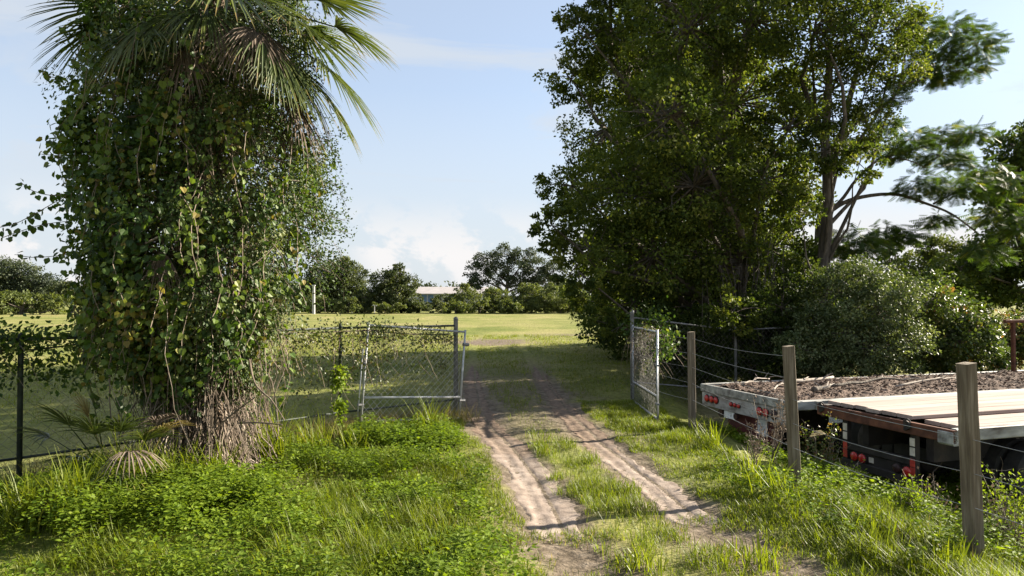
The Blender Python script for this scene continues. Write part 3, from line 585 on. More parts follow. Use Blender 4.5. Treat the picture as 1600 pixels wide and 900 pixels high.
# ------------------------------------------------------------------ wire fence with wooden posts
wf = thing('wire_fence', 'five-strand wire fence on weathered square wooden posts beside the right wheel track', 'fence', (FENCE_W[1][0], FENCE_W[1][1], 0))
wo = np.array([FENCE_W[1][0], FENCE_W[1][1], 0.0])
def post(px, py, h, ww, leanx, leany, rz):
    gz = float(gh(px, py)); g = Geo(); n = 11; t = np.linspace(-.4, h - gz, n); V = []
    c, s = math.cos(rz), math.sin(rz); ring = [(-1, -.86), (-.86, -1), (.86, -1), (1, -.86), (1, .86), (.86, 1), (-.86, 1), (-1, .86)]
    for k, z in enumerate(t):
        f = ww / 2 * (1 - .05 * k / n) * U(.975, 1.02)
        for a, b in ring: V.append((f * (a * c - b * s) + leanx * z, f * (a * s + b * c) + leany * z, z + gz + (0.006 * a if k == n - 1 else 0)))
    V.append((leanx * t[-1], leany * t[-1], t[-1] + gz + .004)); T = []
    for k in range(n - 1):
        for j in range(8):
            j2 = (j + 1) % 8; A, B, C, D = k * 8 + j, k * 8 + j2, k * 8 + 8 + j2, k * 8 + 8 + j; T += [(A, B, C), (A, C, D)]
    for j in range(8): T.append((n * 8, (n - 1) * 8 + j, (n - 1) * 8 + (j + 1) % 8))
    o = g.add(V, outward(V, T)).obj('post', M['post'], wf); o.location = (px - wo[0], py - wo[1], 0); return o
post(3.12, 11.85, 1.70, .105, -.01, 0, .25); post(3.33, 8.05, 1.71, .108, -.045, .0, .2); post(3.87, 5.75, 1.72, .118, -.03, 0, .3)
post(4.75, 2.9, 1.72, .11, 0, 0, .3)
PX = [(2.66, 14.75, 0), (3.11, 11.79, 0), (3.28, 7.99, -.03), (3.83, 5.69, -.02), (4.72, 2.9, 0)]
for hh in (1.59, 1.33, 1.09, .81, .53):
    P = []
    for (x0, y0, l0), (x1, y1, l1) in zip(PX[:-1], PX[1:]):
        if hh > 1.2 and y0 < 8.2: break
        t = np.linspace(0, 1, 9)[:-1] if not (y1 < 3) else np.linspace(0, 1, 9)
        sag = U(.01, .05); z = hh + U(-.02, .02) * np.sin(t * math.pi) - sag * np.sin(t * math.pi)
        P += [(x0 + (x1 - x0) * a + l0 * 0, y0 + (y1 - y0) * a, zz) for a, zz in zip(t, z)]
        last = (x1, y1, hh)
    P.append(last) if P[-1] != last else None
    Geo().tube(np.array(P) - wo, .0030, 5, cap=False).obj('wire', M['wire'], wf)

# ------------------------------------------------------------------ trailers
TA = math.atan2(.302, .953); GZ = -.45
def wheel(e, x, y, z=.46, r=.46, w=.24):
    k = 22; ang = np.arange(k) / k * 2 * math.pi; prof = [(-w / 2, r * .62), (-w / 2, r * .93), (-w * .38, r), (w * .38, r), (w / 2, r * .93), (w / 2, r * .62)]
    V = []; T = []
    for a in ang:
        for yy, rr in prof: V.append((rr * math.cos(a), yy, rr * math.sin(a)))
    n = len(prof)
    for i in range(k):
        for j in range(n - 1):
            A, B, C, D = i * n + j, i * n + j + 1, ((i + 1) % k) * n + j + 1, ((i + 1) % k) * n + j; T += [(A, B, C), (A, C, D)]
    wv = Geo().add(V, outward(V, T)).obj('wheel', M['tyre'], e); wv.location = (x, y, z)
    g = Geo().cyl((0, -w * .30, 0), (0, 1, 0), r * .62, .03, 20).cyl((0, -w * .36, 0), (0, 1, 0), r * .26, .10, 12)
    g.obj('rim', M['rim'], wv); return wv
def trailer(label, x, y, decktop): return thing('flatbed_trailer', label, 'trailer', (x, y, GZ), TA, 'parked flatbed trailers')
# far trailer: chalky white rear sill, littered deck
t1 = trailer('white-edged flatbed trailer with deck buried in leaf litter and red tail lamps', 4.37, 10.6, .65)
DW, DL, DT = 2.46, 10.5, 1.10
pm = Geo().box((0, 0, 0), (DL - .12, .186, .045), bev=.006).mesh('plank')
for k in range(12):
    q = link('plank', pm, M['olddeck'], t1); q.location = (DL / 2 + .06, .12 + (k + .5) * (DW - .24) / 12, DT - .03 + random.uniform(-.004, .004))
for yy in (.045, DW - .045): Geo().box((DL / 2, yy, DT - .045), (DL, .09, .15), bev=.012).obj('side_rail', M['railpaint'], t1)
pk = Geo().box((0, 0, 0), (.09, .05, .13), bev=.008).mesh('stake_pocket')
for k in range(14):
    q = link('stake_pocket', pk, M['railpaint'], t1); q.location = (.45 + k * .72, -.026, DT - .05)
sill = Geo().box((-.035, DW / 2, DT - .045), (.07, DW, .14), bev=.012).obj('rear_sill', M['railpaint'], t1)
rp = Geo().box((-.02, DW / 2, DT - .245), (.05, DW - .04, .25), bev=.006).obj('lamp_panel', M['whitepaint'], t1)
def lamp(e, y, z, r, mat='redlens', x=-.05):
    g = Geo().tube([(0, 0, 0), (-.022, 0, 0), (-.036, 0, 0), (-.042, 0, 0)], [r, r, r * .75, r * .2], 18); o = g.obj('tail_lamp', M[mat], e, True); o.location = (x, y, z)
    rg = Geo().tube([(0, 0, 0), (-.012, 0, 0)], r * 1.18, 18); rg.obj('grommet', M['blacksteel'], o)
for y in (2.27, 2.12, 1.98): lamp(t1, y, DT - .225, .060)
for y in (1.53, 1.42, 1.31): lamp(t1, y, DT - .23, .036)
for y in (.76, .60): lamp(t1, y, DT - .235, .066)
lamp(t1, .40, DT - .24, .072, 'darklens')
Geo().box((.0, .18, DT - .25), (.06, .20, .30), bev=.01).obj('corner_gusset', M['blacksteel'], t1)
for y in (.72, 1.74): Geo().box((DL / 2, y, DT - .42), (DL - .5, .12, .34)).obj('main_beam', M['blacksteel'], t1)
cb = Geo().box((0, 0, 0), (.07, DW - .22, .10)).mesh('crossmember')
for k in range(16): q = link('crossmember', cb, M['blacksteel'], t1); q.location = (.4 + k * .63, DW / 2, DT - .11)
Geo().box((.22, 1.35, .52), (.05, 1.25, .62), bev=.01).obj('mud_panel', M['maroon'], t1)
Geo().box((.17, .98, .56), (.012, .24, .30)).obj('placard', M['placard'], t1)
Geo().box((.0, 1.66, DT - .44), (.012, .30, .13)).obj('license_plate', M['placard'], t1)
Geo().cyl((0, 1.90, DT - .44), (1, 0, 0), .07, .05).obj('dark_lamp', M['darklens'], t1); Geo().cyl((0, 1.46, DT - .44), (1, 0, 0), .055, .05).obj('dark_lamp', M['darklens'], t1)
Geo().box((.30, -.01, DT - .26), (.26, .012, .22)).obj('side_placard', M['placard'], t1).location = (.62, .15, 0)
for x in (1.6, 2.9):
    for y in (.22, .50, 1.96, 2.24): wheel(t1, x, y)
    Geo().tube([(x, .2, .46), (x, DW - .2, .46)], .07, 8).obj('axle', M['blacksteel'], t1)
rk = Geo().box((0, 0, .55), (.075, .075, 1.1), bev=.008); so = rk.obj('stake', M['rust'], t1); so.location = (7.85, DW - .12, DT)
Geo().box((.75, 0, 1.13), (2.0, .07, .07), bev=.008).obj('crossbar', M['rust'], so)
Geo().box((1.5, 0, .55), (.07, .07, 1.1), bev=.008).obj('stake_post', M['rust'], so)
# near trailer: bare bleached planks
t2 = trailer('black flatbed trailer with bare bleached plank deck nearest the camera', 5.2, 8.0, .75)
W2, L2, D2 = 2.18, 9.0, 1.20
y = W2 - .09
for k in range(6):
    y -= .235; q = Geo().box((0, 0, 0), (L2 - .1 + (.03 * (k % 2)), .228, .05), U(.2, .9), bev=.006).obj('plank', M['deckwood'], t2); q.location = (L2 / 2 + .02 * (k % 3), y + .117, D2 + .012 + U(-.003, .003)); q.rotation_euler = (0, 0, U(-.0008, .0008))
for k in range(3):
    y -= .225; q = Geo().box((0, 0, 0), (L2 - .3, .216, .05), U(.2, .9), bev=.006).obj('plank', M['deckwood'], t2); q.location = (L2 / 2 + .12, y + .11, D2 - .045 + U(-.003, .003))
q = Geo().box((0, 0, 0), (L2 - 1.0, .10, .045), .3, bev=.006).obj('loose_board', M['olddeck'], t2); q.location = (L2 / 2 + .55, .745, D2 + .01); q.rotation_euler = (0, 0, .002)
Geo().box((L2 / 2, .045, D2 - .085), (L2, .085, .15), bev=.01).obj('side_rail', M['railpaint'], t2)
Geo().box((L2 / 2, W2 - .04, D2 - .115), (L2, .08, .18), bev=.01).obj('side_rail', M['blacksteel'], t2)
Geo().box((-.03, W2 / 2, D2 - .10), (.06, W2, .155), bev=.01).obj('rear_sill', M['rust'], t2)
Geo().box((.0, .10, D2 - .12), (.14, .20, .17), bev=.02).obj('corner_casting', M['railpaint'], t2)
for y in (2.08, .62):
    g = Geo()
    for k in range(6): a = k * 1.05; g.tube([(-.07, y + .05 * math.cos(s_), D2 - .03 - k * .012 + .04 * math.sin(s_ + a)) for s_ in np.linspace(0, 2 * math.pi, 9)], .012, 5)
    g.obj('chain', M['blacksteel'], t2)
for y in (.58, 1.60): Geo().box((L2 / 2 + .1, y, D2 - .36), (L2 - .3, .11, .34)).obj('main_beam', M['blacksteel'], t2)
cb2 = Geo().box((0, 0, 0), (.07, W2 - .2, .10)).mesh('crossmember')
for k in range(13): q = link('crossmember', cb2, M['blacksteel'], t2); q.location = (.35 + k * .66, W2 / 2, D2 - .135)
for y in (.62, 1.72):
    u = Geo().box((.05, y, .72), (.08, .08, .70), bev=.008).obj('bumper_upright', M['blacksteel'], t2)
    for k, (zz, mm) in enumerate(((.92, 'whitetape'), (.80, 'whitetape'), (.66, 'redtape'), (.55, 'redtape'))): Geo().box((.006, y, zz), (.008, .07, .10)).obj('reflector_tape', M[mm], u)
bb = Geo().box((.05, 1.17, .42), (.09, 1.25, .11), bev=.01).obj('bumper_bar', M['blacksteel'], t2)
Geo().box((.05, 1.17, .66), (.07, 1.02, .09), bev=.008).obj('bumper_bar', M['blacksteel'], t2)
for y in (1.56, 1.42): lamp(t2, y, .54, .062, x=.02)
lamp(t2, .70, .53, .066, x=.02); lamp(t2, .86, .54, .06, 'darklens', x=.02)
Geo().box((.05, 1.30, .54), (.02, .08, .07)).obj('reflector', M['whitetape'], t2); Geo().box((.06, 1.0, .54), (.03, .85, .13)).obj('lamp_bracket', M['blacksteel'], t2)
for x in (1.5, 2.75):
    for y in (.18, .46, 1.72, 2.0): wheel(t2, x, y)
    Geo().tube([(x, .2, .46), (x, W2 - .2, .46)], .07, 8).obj('axle', M['blacksteel'], t2)
Geo().box((2.1, W2 / 2, D2 - .60), (2.6, 1.1, .16)).obj('suspension', M['blacksteel'], t2)

# litter and fallen branches on the far trailer
def td(x, y, z): c, s = math.cos(TA), math.sin(TA); return np.array([4.37 + x * c - y * s, 10.6 + x * s + y * c, GZ + z])
U_, V_ = np.meshgrid(np.linspace(.12, DL - .1, 150), np.linspace(.11, DW - .14, 40))
hgt = .015 + .10 * vnoise(U_, V_, .5, 41) * vnoise(U_, V_, .16, 42) + .035 * vnoise(U_, V_, .06, 43) - .03 * (1 - sstep(0, .5, U_)) - .02
edge = sstep(0, .25, V_ - .1) * sstep(0, .2, DW - .12 - V_); hgt = hgt * edge - .004 * (1 - edge)
PW = np.stack([4.37 + U_ * math.cos(TA) - V_ * math.sin(TA), 10.6 + U_ * math.sin(TA) + V_ * math.cos(TA), GZ + DT + hgt], -1).reshape(-1, 3)
i = (np.arange(39)[:, None] * 150 + np.arange(149)[None]).ravel()
g = Geo().add(PW, np.concatenate([np.stack([i, i + 1, i + 151], 1), np.stack([i, i + 151, i + 150], 1)]), .35)
n = 9000; k = rng.integers(0, len(PW), n); k = k[hgt.ravel()[k] > 0.0]; n = len(k)
g.leaves(PW[k] + rng.normal(0, .04, (n, 3)) * np.array([1, 1, .2]) + np.array([0, 0, .008]), rng.normal(0, 1, (n, 3)) * np.array([1, 1, .2]), np.array([0, 0, 1]) + rng.normal(0, .35, (n, 3)), U(.03, .09, n), LEAF2, rng.random(n))
tag(g.obj('leaf_litter', M['litter']), 'brown leaf litter and pine straw heaped on the white-edged trailer deck', 'leaf litter', kind='stuff')
BR = [('pale peeling branch lying highest on the littered trailer deck', (1.1, 1.6), (2.5, 1.9), .045), ('long dark crooked branch across the littered deck', (1.5, .9), (3.9, 1.2), .03),
      ('short thick branch stub near the rear of the littered deck', (.85, .55), (1.35, .75), .05), ('thin curved stick at the rear corner of the littered deck', (.25, .8), (.9, 1.3), .016),
      ('thin branch lying along the middle of the littered deck', (2.6, .55), (4.6, .9), .02), ('grey stick at the far rear of the littered deck', (.3, 1.7), (1.2, 2.1), .018)]
for lab, a, b_, r in BR:
    e = thing('fallen_branch', lab, 'branch', tuple(td(*a, DT + .07))); o0 = np.array(e.location)
    P = limb(td(*a, DT + .06), td(*b_, DT + .08), 10, .06) - o0; P[:, 2] = np.maximum(P[:, 2], 0) + .02 + r * .5
    g = Geo().tube(P, np.linspace(r, r * .5, 10), 7)
    g.obj('stem', M['stick'] if 'pale' in lab or 'thin' in lab or 'grey' in lab else M['bark'], e, True)
    for j in (3, 5, 7, 8): Geo().tube(limb(P[j], P[j] + np.array([U(-.1, .3), U(-.25, .25), U(.02, .12)]), 5, .1), np.linspace(r * .4, r * .12, 5), 4).obj('twig', M['stick'], e)

# ------------------------------------------------------------------ the vine-clad palm
PB = gpt(-3.92, 8.75); palm = thing('cabbage_palm', 'tall cabbage palm smothered in vines left of the gate', 'palm tree', tuple(PB))
ax = np.array([(0, 0, -.3), (0, 0, .4), (-.03, .02, 1.2), (-.1, .05, 2.4), (-.12, .1, 3.8), (-.1, .1, 5.2), (-.05, .1, 6.4)])
Geo().tube(spline(ax, 22), np.interp(np.arange(22), [0, 2, 6, 21], [.42, .34, .27, .24]) * U(.94, 1.06, 22), 14).obj('trunk', M['palmbark'], palm, True)
g = Geo()                                                    # shaggy boot fibres round the trunk
for k in range(1500):
    a = U(0, 2 * math.pi); z = 5.6 * rng.random() ** 1.7 + .1; r = .30 + U(0, .10) + .10 * max(0, 1.6 - z); L = U(.2, .8)
    p0 = np.array([r * math.cos(a), r * math.sin(a), z]); p1 = p0 + np.array([U(-.16, .16) + .12 * math.cos(a), U(-.12, .12) + .1 * math.sin(a), -min(L, z)])
    g.tube(limb(p0, p1, 4, .08), [.008, .007, .006, .003], 3, U(0, 1), cap=False)
g.obj('trunk_fibre', M['stem'], palm)
def frond(pet0, pdir, plen, size, droop, mat, spread=2.3, nl=34, parent=palm, fold=.25, stemr=.016, base=None):
    """costapalmate fan: curved petiole, then leaflets fanning from its tip"""
    d = nrm(np.array(pdir, float)); P0 = np.array(pet0, float); t = np.linspace(0, 1, 7)
    P = P0 + np.outer(t * plen, d) + np.outer(t ** 2 * plen * droop * .35, [0, 0, -1.0])
    g = Geo().tube(P, np.linspace(stemr, stemr * .6, 7), 5, .4)
    tip = P[-1]; dr = nrm(P[-1] - P[-2]); side = np.cross(dr, [0, 0, 1.0]); side = nrm(side if np.linalg.norm(side) > .05 else np.array([1.0, 0, 0])); upv = np.cross(side, dr)
    for k in range(nl):
        a = (k / (nl - 1) - .5) * spread * 1.15 + U(-.03, .03); L = size * (.62 + .38 * math.cos(a * .8)) * U(.9, 1.06)
        ld = nrm(dr * math.cos(a) + side * math.sin(a) + upv * (abs(a) * fold * .3 + U(-.05, .05)))
        wv = nrm(np.cross(ld, upv)); wd = .019 * size * U(.85, 1.2); V = []; s_ = np.array([0, .3, .6, .85, 1.0]); wf_ = np.array([.35, 1, .85, .45, .04])
        for s0, w0 in zip(s_, wf_):
            c0 = tip + ld * L * s0 + np.array([0, 0, -1.0]) * L * droop * (s0 ** 2.2) * .55
            V += [c0 - wv * wd * w0 + upv * wd * .5 * w0, c0, c0 + wv * wd * w0 + upv * wd * .5 * w0]
        T = []
        for i in range(4):
            b_ = i * 3
            for q in (0, 1): T += [(b_ + q, b_ + q + 1, b_ + q + 4), (b_ + q, b_ + q + 4, b_ + q + 3)]
        aa = np.clip(U(.25, .75) + np.repeat([0, 0, .1, .33], 4), 0, 1)
        g.add(V, T, aa)
    return g.obj('frond', M[mat], parent)
def pl(px, py, z): return at(px, py, z) - PB
# (tip-of-petiole target pixel, depth) : living fronds
def frond_to(p0, p1, size, droop, mat, **kw):
    p0 = np.array(p0); p1 = np.array(p1); L = np.linalg.norm(p1 - p0); frond(p0, p1 - p0, L, size, droop, mat, **kw)
CT = np.array([-.05, .05, 6.0])
for px, py, z, s, dr, mt in [(175, -15, 8.9, 1.05, .55, 'frond'), (215, 10, 7.9, .85, .8, 'frond'), (270, -10, 7.9, .72, .9, 'frond'), (235, -40, 9.6, 1.1, .5, 'frond'), (430, 35, 7.9, .75, .85, 'frond'), (450, 55, 8.2, .85, .75, 'frond'),
                             (498, 48, 8.6, 1.0, .8, 'frond'), (470, -30, 8.5, 1.1, .35, 'frond'), (500, -20, 9.4, .9, .3, 'frond'), (470, 20, 9.6, 1.0, .6, 'frond'), (130, -60, 9.2, 1.0, .4, 'frond'), (350, -60, 7.2, 1.1, .5, 'frond'),
                             (260, -90, 7.8, 1.1, .3, 'frond'), (420, -90, 8.0, 1.1, .3, 'frond'), (190, -100, 8.8, 1.1, .2, 'frond'), (500, -110, 8.9, 1.1, .2, 'frond'), (330, -120, 10, 1.1, .2, 'frond'), (255, 30, 8.6, .9, .8, 'frond'),
                             (455, -5, 8.2, .95, .6, 'frond'), (522, 5, 8.8, .9, .55, 'frond'), (150, 10, 8.5, .8, .7, 'frond'), (320, -25, 7.9, .7, .95, 'frond'), (410, 5, 8.0, .8, .95, 'frond'), (232, 40, 8.1, .65, .95, 'frond'), (500, 90, 8.9, .75, .9, 'frond'), (378, 0, 7.85, .56, 1.15, 'deadfrond'), (395, -15, 7.9, .6, 1.1, 'deadfrond'), (352, -10, 7.9, .55, 1.1, 'deadfrond'), (455, 95, 8.5, .62, 1.1, 'deadfrond'), (468, 85, 8.9, .62, 1.0, 'deadfrond'), (285, 30, 7.9, .5, 1.2, 'deadfrond')]:
    tgt = pl(px, py, z); tgt[2] = max(tgt[2], 4.6 if mt == 'deadfrond' else 5.2) if py > 60 else tgt[2]
    frond_to(CT + nrm(tgt - CT) * .2, tgt, s, dr, mt, fold=.4)
for px, py, z in [(225, 385, 7.75), (150, 440, 7.95), (175, 330, 7.9), (440, 190, 8.4), (372, 150, 8.0)]:       # dead skirts hanging through the vines
    c = pl(px, py, z); frond(c + np.array([0, .5, .35]), [U(-.2, .2), -.55, -.45], .4, U(.36, .5), 1.0, 'deadfrond', spread=1.3, nl=20)

# vines on the palm
def env(z):                                                  # radius of the vine column with height
    return np.interp(z, [.0, .9, 1.5, 2.1, 2.8, 3.6, 4.4, 5.2, 6.0, 6.4], [.42, .48, .80, 1.10, 1.26, 1.30, 1.28, 1.30, 1.30, 1.2])
vine = thing('climbing_vine', 'heart-leaved vine and creeper curtain wrapped round the palm', 'vine', tuple(PB))
stems = Geo(); cl = []; 
for k in range(800):
    a = U(0, 2 * math.pi); z = U(1.35 - .5 * vnoise(a, 0, .5, 57), 6.7); nv = vnoise(a * 1.6, z, .55, 51) * .6 + vnoise(a * 1.6, z, .25, 52) * .4
    r = env(z) * (.50 + .86 * nv) * U(.88, 1.06)
    if nv > .40 or rng.random() < .28: cl.append((a, z, r))
for k in range(300):                                         # the inner curtain close to the trunk
    z = U(1.1, 6.4); cl.append((U(0, 2 * math.pi), z, env(z) * U(.45, .8)))
g1 = Geo(); g2 = Geo()
for a, z, r in cl:
    c = np.array([r * math.cos(a) - .12, r * math.sin(a) * .95 + .05, z]); ow = np.array([math.cos(a), math.sin(a), .15])
    right = (math.cos(a) > .2 and rng.random() < .85) or (z > 4.6 and rng.random() < .6) or r < .6 * env(z)
    n = int(U(50, 95)) if not right else int(U(95, 165)); cs = U(.16, .34)
    off = rand_dir(n) * (rng.random((n, 1)) ** .45) * cs * np.array([1, 1, 1.5]); P = c + off
    nn = nrm(ow * .9 + np.array([0, 0, .45]) + rng.normal(0, .5, (n, 3))); dd = nrm(np.array([0, 0, -.8]) + ow * .3 + rng.normal(0, .6, (n, 3)))
    av = np.clip(rng.normal(.48, .24) + rng.normal(0, .18, n) + (.14 if z < 2.4 and a > math.pi else 0), 0, 1)
    (g2 if right else g1).leaves(P, dd, nn, (U(.03, .058, n) if right else U(.032, .085, n) * (.75 + .5 * rng.random())), LEAF2 if right else HEART, av)
    if rng.random() < .25:                                   # brown debris caught in the curtain
        for j in range(6): stems.tube(limb(c * np.array([.85, .85, 1]) + rng.normal(0, .1, 3), c * np.array([.95, .95, 1]) + rng.normal(0, .12, 3) - np.array([0, 0, U(.2, .7)]), 5, .1), U(.002, .005), 3, U(0, .5), cap=False)
    if rng.random() < .4: stems.tube(limb(c * np.array([.3, .3, 1]) + np.array([0, 0, U(-.3, .6)]), c, 7, .1), U(.006, .014), 4, U(0, 1), cap=False)
# dangling strands of big leaves, and runners reaching out sideways
def strand(P, step=.045, s0=.055, s1=.09, gg=g1, side=.05, v=.6):
    seg = np.linalg.norm(np.diff(P, axis=0), axis=1); L = seg.sum(); n = int(L / step); cum = np.concatenate([[0], np.cumsum(seg)])
    u = np.linspace(.02, L, n); Q = np.stack([np.interp(u, cum, P[:, i]) for i in range(3)], 1) + rng.normal(0, side, (n, 3))
    gg.leaves(Q, nrm(np.array([0, 0, -.7]) + rng.normal(0, .5, (n, 3))), nrm(np.array([.2, -.7, .5]) + rng.normal(0, .4, (n, 3))), U(s0, s1, n), HEART, np.clip(rng.normal(v, .15, n), 0, 1))
for k in range(110):
    a = U(math.pi * .95, 2.05 * math.pi); z = U(1.7, 5.4); r = env(z) * U(.95, 1.12)
    p0 = np.array([r * math.cos(a) - .12, r * math.sin(a) * .95, z]); p1 = p0 + np.array([U(-.15, .15), U(-.2, .05), -U(.4, 1.1)])
    P = limb(p0, p1, 8, .08); stems.tube(P, .004, 3, .6, cap=False); strand(P, v=U(.45, .85))
for L in ([(110, 300, 8.4), (80, 318, 8.3), (50, 335, 8.2), (20, 350, 8.1), (-20, 358, 8.0)], [(120, 295, 8.4), (85, 305, 8.4), (50, 298, 8.3), (30, 284, 8.3)], [(120, 395, 8.6), (85, 400, 8.6), (50, 402, 8.5), (25, 398, 8.5)], [(110, 240, 8.6), (85, 242, 8.6), (62, 240, 8.6)],
          [(100, 120, 8.8), (75, 118, 8.8), (60, 105, 8.8)], [(110, 345, 8.5), (60, 352, 8.4), (0, 372, 8.3)]):
    P = spline(np.array([pl(*q) for q in L]), 16); stems.tube(P, .005, 3, .4, cap=False); strand(P, .035, .06, .09, side=.025, v=.5)
for k in range(60):                                          # wispy small-leaved sprays on the right
    p0 = pl(U(440, 490), U(200, 430), U(8.6, 9.4)); p1 = p0 + np.array([U(.15, .62), U(-.3, .3), U(-.55, .35)]); P = limb(p0, p1, 7, .14, .1); stems.tube(P, .003, 3, .3, cap=False)
    n = int(U(40, 90)); u = rng.random(n) ** .7; Q = np.stack([np.interp(u, np.linspace(0, 1, 7), P[:, i]) for i in range(3)], 1) + rng.normal(0, .055, (n, 3))
    g2.leaves(Q, rand_dir(n), rand_dir(n), U(.03, .05, n), LEAF2, np.clip(rng.normal(.35, .2, n), 0, 1))
g1.obj('heart_leaf_foliage', M['vine'], vine); g2.obj('small_leaf_foliage', M['smallvine'], vine)
# bare stems hanging round the foot
for k in range(190):
    a = U(0, 2 * math.pi); z0 = U(.8, 2.4); r0 = env(z0) * U(.4, 1.0); r1 = U(.38, 1.05)
    p0 = np.array([r0 * math.cos(a), r0 * math.sin(a), z0]); a2 = a + U(-.4, .4); p1 = np.array([r1 * math.cos(a2), r1 * math.sin(a2), U(.0, .6)])
    stems.tube(limb(p0, p1, 8, .1), U(.003, .007), 4, U(0, .8), cap=False)
for L in ([(390, 560, 8.2), (400, 600, 8.0), (425, 625, 7.9), (445, 655, 7.9)], [(275, 590, 8.1), (290, 610, 8.1), (312, 632, 8.3)], [(305, 585, 8.1), (325, 605, 8.2), (345, 625, 8.4)], [(380, 660, 8.2), (410, 660, 8.0), (442, 663, 7.9)], [(330, 680, 8.2), (360, 650, 8.1), (400, 620, 8.0)]):
    stems.tube(spline(np.array([pl(*q) for q in L]), 14), np.linspace(.012, .006, 14), 6, .35)
stems.obj('stem', M['stem'], vine)
# the largest single leaves that can be picked apart on the near face
hl = Geo().leaves(np.zeros((1, 3)), np.array([[0, 0, -1.0]]), np.array([[0, -1.0, .3]]), .09, HEART, np.array([.72])).mesh('leaf')
hl2 = Geo().leaves(np.zeros((1, 3)), np.array([[0, 0, -1.0]]), np.array([[0, -1.0, .3]]), .08, HEART, np.array([.9])).mesh('leaf')
for k in range(150):
    a = U(1.05 * math.pi, 1.98 * math.pi); z = U(1.5, 4.9); r = env(z) * U(1.02, 1.15)
    q = link('leaf', hl if rng.random() < .9 else hl2, M['vine'], vine); q.location = (r * math.cos(a) - .12, r * math.sin(a) * .95, z); q.rotation_euler = (U(-.7, .5), U(-.8, .8), U(-.9, .9) + a - 1.5 * math.pi); q.scale = (U(.7, 1.2),) * 3

# young fan palms in the shade left of the trunk
def fanplant(label, base, L):
    e = thing('fan_palm_shoot', label, 'palm', tuple(base))
    for tgt, s, dr, mt, sp_, nl_ in L: frond(np.zeros(3), np.array(tgt) - base, np.linalg.norm(np.array(tgt) - base), s, dr, mt, spread=sp_, nl=nl_, parent=e, stemr=.009)
b_ = gpt(-4.55, 7.9)
fanplant('young fan palm with one drooping yellow frond left of the vine-clad palm', b_, [(at(135, 700, 7.2), .52, 1.0, 'yellowfrond', 2.2, 22), (at(190, 640, 7.5), .5, .6, 'frond', 2.2, 20), (at(150, 650, 7.5), .55, .55, 'frond', 2.0, 20), (at(205, 625, 7.3), .5, 1.1, 'deadfrond', 1.6, 16), (at(140, 625, 7.8), .5, .5, 'yellowfrond', 1.6, 16)])
b_ = gpt(-4.25, 7.85)
fanplant('young fan palm with browned stiff leaflets tight against the palm trunk', b_, [(at(230, 650, 7.5), .5, .7, 'frond', 2.2, 20), (at(255, 630, 7.6), .5, .8, 'yellowfrond', 1.6, 16), (at(215, 670, 7.3), .5, .9, 'frond', 2.0, 18), (at(245, 600, 7.7), .45, 1.0, 'deadfrond', 1.4, 14), (at(190, 690, 7.2), .5, .9, 'frond', 2.0, 18)])
b_ = gpt(-4.95, 8.4)
fanplant('green young fan palm half hidden against the dark fence', b_, [(at(110, 640, 8.0), .6, .5, 'frond', 2.2, 20), (at(80, 655, 8.1), .55, .6, 'frond', 2.2, 20), (at(150, 615, 8.3), .5, .5, 'frond', 2.0, 18), (at(130, 690, 7.9), .55, .7, 'frond', 2.2, 20)])

# vines on fence and gates
def creeper(label, segs, nleaf, size, mat, hang, spread=.12, top=.2, dry=40, nm='fence_vine'):
    o0 = np.array(segs[0][0]); e = thing(nm, label, 'vine', tuple(o0)); g = Geo(); s_ = Geo()
    for a, b_ in segs:
        a = np.array(a) - o0; b_ = np.array(b_) - o0; n = nleaf; nc = max(6, n // 28); tc_ = rng.random(nc); hc = rng.random(nc) ** 2.0 * hang - top * rng.random(nc)
        t = np.repeat(tc_, 28) + rng.normal(0, .03, nc * 28); P = a + np.outer(t, b_ - a) + rng.normal(0, spread, (nc * 28, 3)) * np.array([1, 1, .9]); P[:, 2] -= np.repeat(hc, 28)
        m_ = len(P); g.leaves(P, nrm(rng.normal(0, .7, (m_, 3)) + np.array([0, 0, -.3])), nrm(rng.normal(0, .6, (m_, 3)) + np.array([0, -.4, .5])), U(.7, 1.3, m_) * size, LEAF2, np.clip(np.repeat(rng.random(nc), 28) * .6 + rng.random(m_) * .4, 0, 1))
        for k in range(dry):
            q = a + (b_ - a) * rng.random() + np.array([0, U(-.04, .04), U(-.05, .05)]); r_ = q + np.array([U(-.4, .4), U(-.08, .08), -U(.1, 1) * hang * 1.1])
            s_.tube(limb(q, r_, 7, .12), U(.0015, .004), 3, U(0, .7), cap=False)
        s_.tube(limb(a, b_, 10, .02), .012, 5, .3)
    s_.obj('stem', M['stem'], e); g.obj('foliage', M[mat], e); return e
creeper('dense dark creeper heaped along the fence top at the left edge', [((-5.0, 9.0, 1.78), (-7.4, 6.5, 1.74))], 4600, .07, 'vine', .55, .12, .12)
creeper('reddish creeper over the fence between the palm and the gate', [((-2.2, 11.95, 1.72), (-4.0, 10.1, 1.72))], 2600, .055, 'gatevine', .95, .12, .16, 90)
creeper('dry creeper tangled in the folded-back gate leaf', [((-1.15, 12.75, 1.62), (-2.5, 11.5, 1.75))], 1500, .05, 'gatevine', .85, .07, .14, 34, 'gate_vine')
creeper('leafy creeper hanging from the gate leaf right of the track', [((2.64, 14.6, 1.66), (2.70, 12.6, 1.66))], 420, .055, 'gatevine', .9, .05, .05, 90, 'gate_vine')
creeper('bright leafy sprig on the post side of the right gate leaf', [((2.78, 12.6, 1.62), (3.0, 12.9, 1.55))], 330, .075, 'vine', .5, .10, .08, 8, 'gate_vine')
creeper('creeper clump on the fence right of the gateway', [((2.5, 14.95, 1.7), (3.4, 15.2, 1.75))], 700, .08, 'vine', .5, .14, .25, 14)
creeper('leafy vine climbing the fence left of the folded gate leaf', [((-2.85, 11.2, 1.15), (-2.78, 11.1, 1.05))], 420, .075, 'weed', .95, .06, .02, 6)

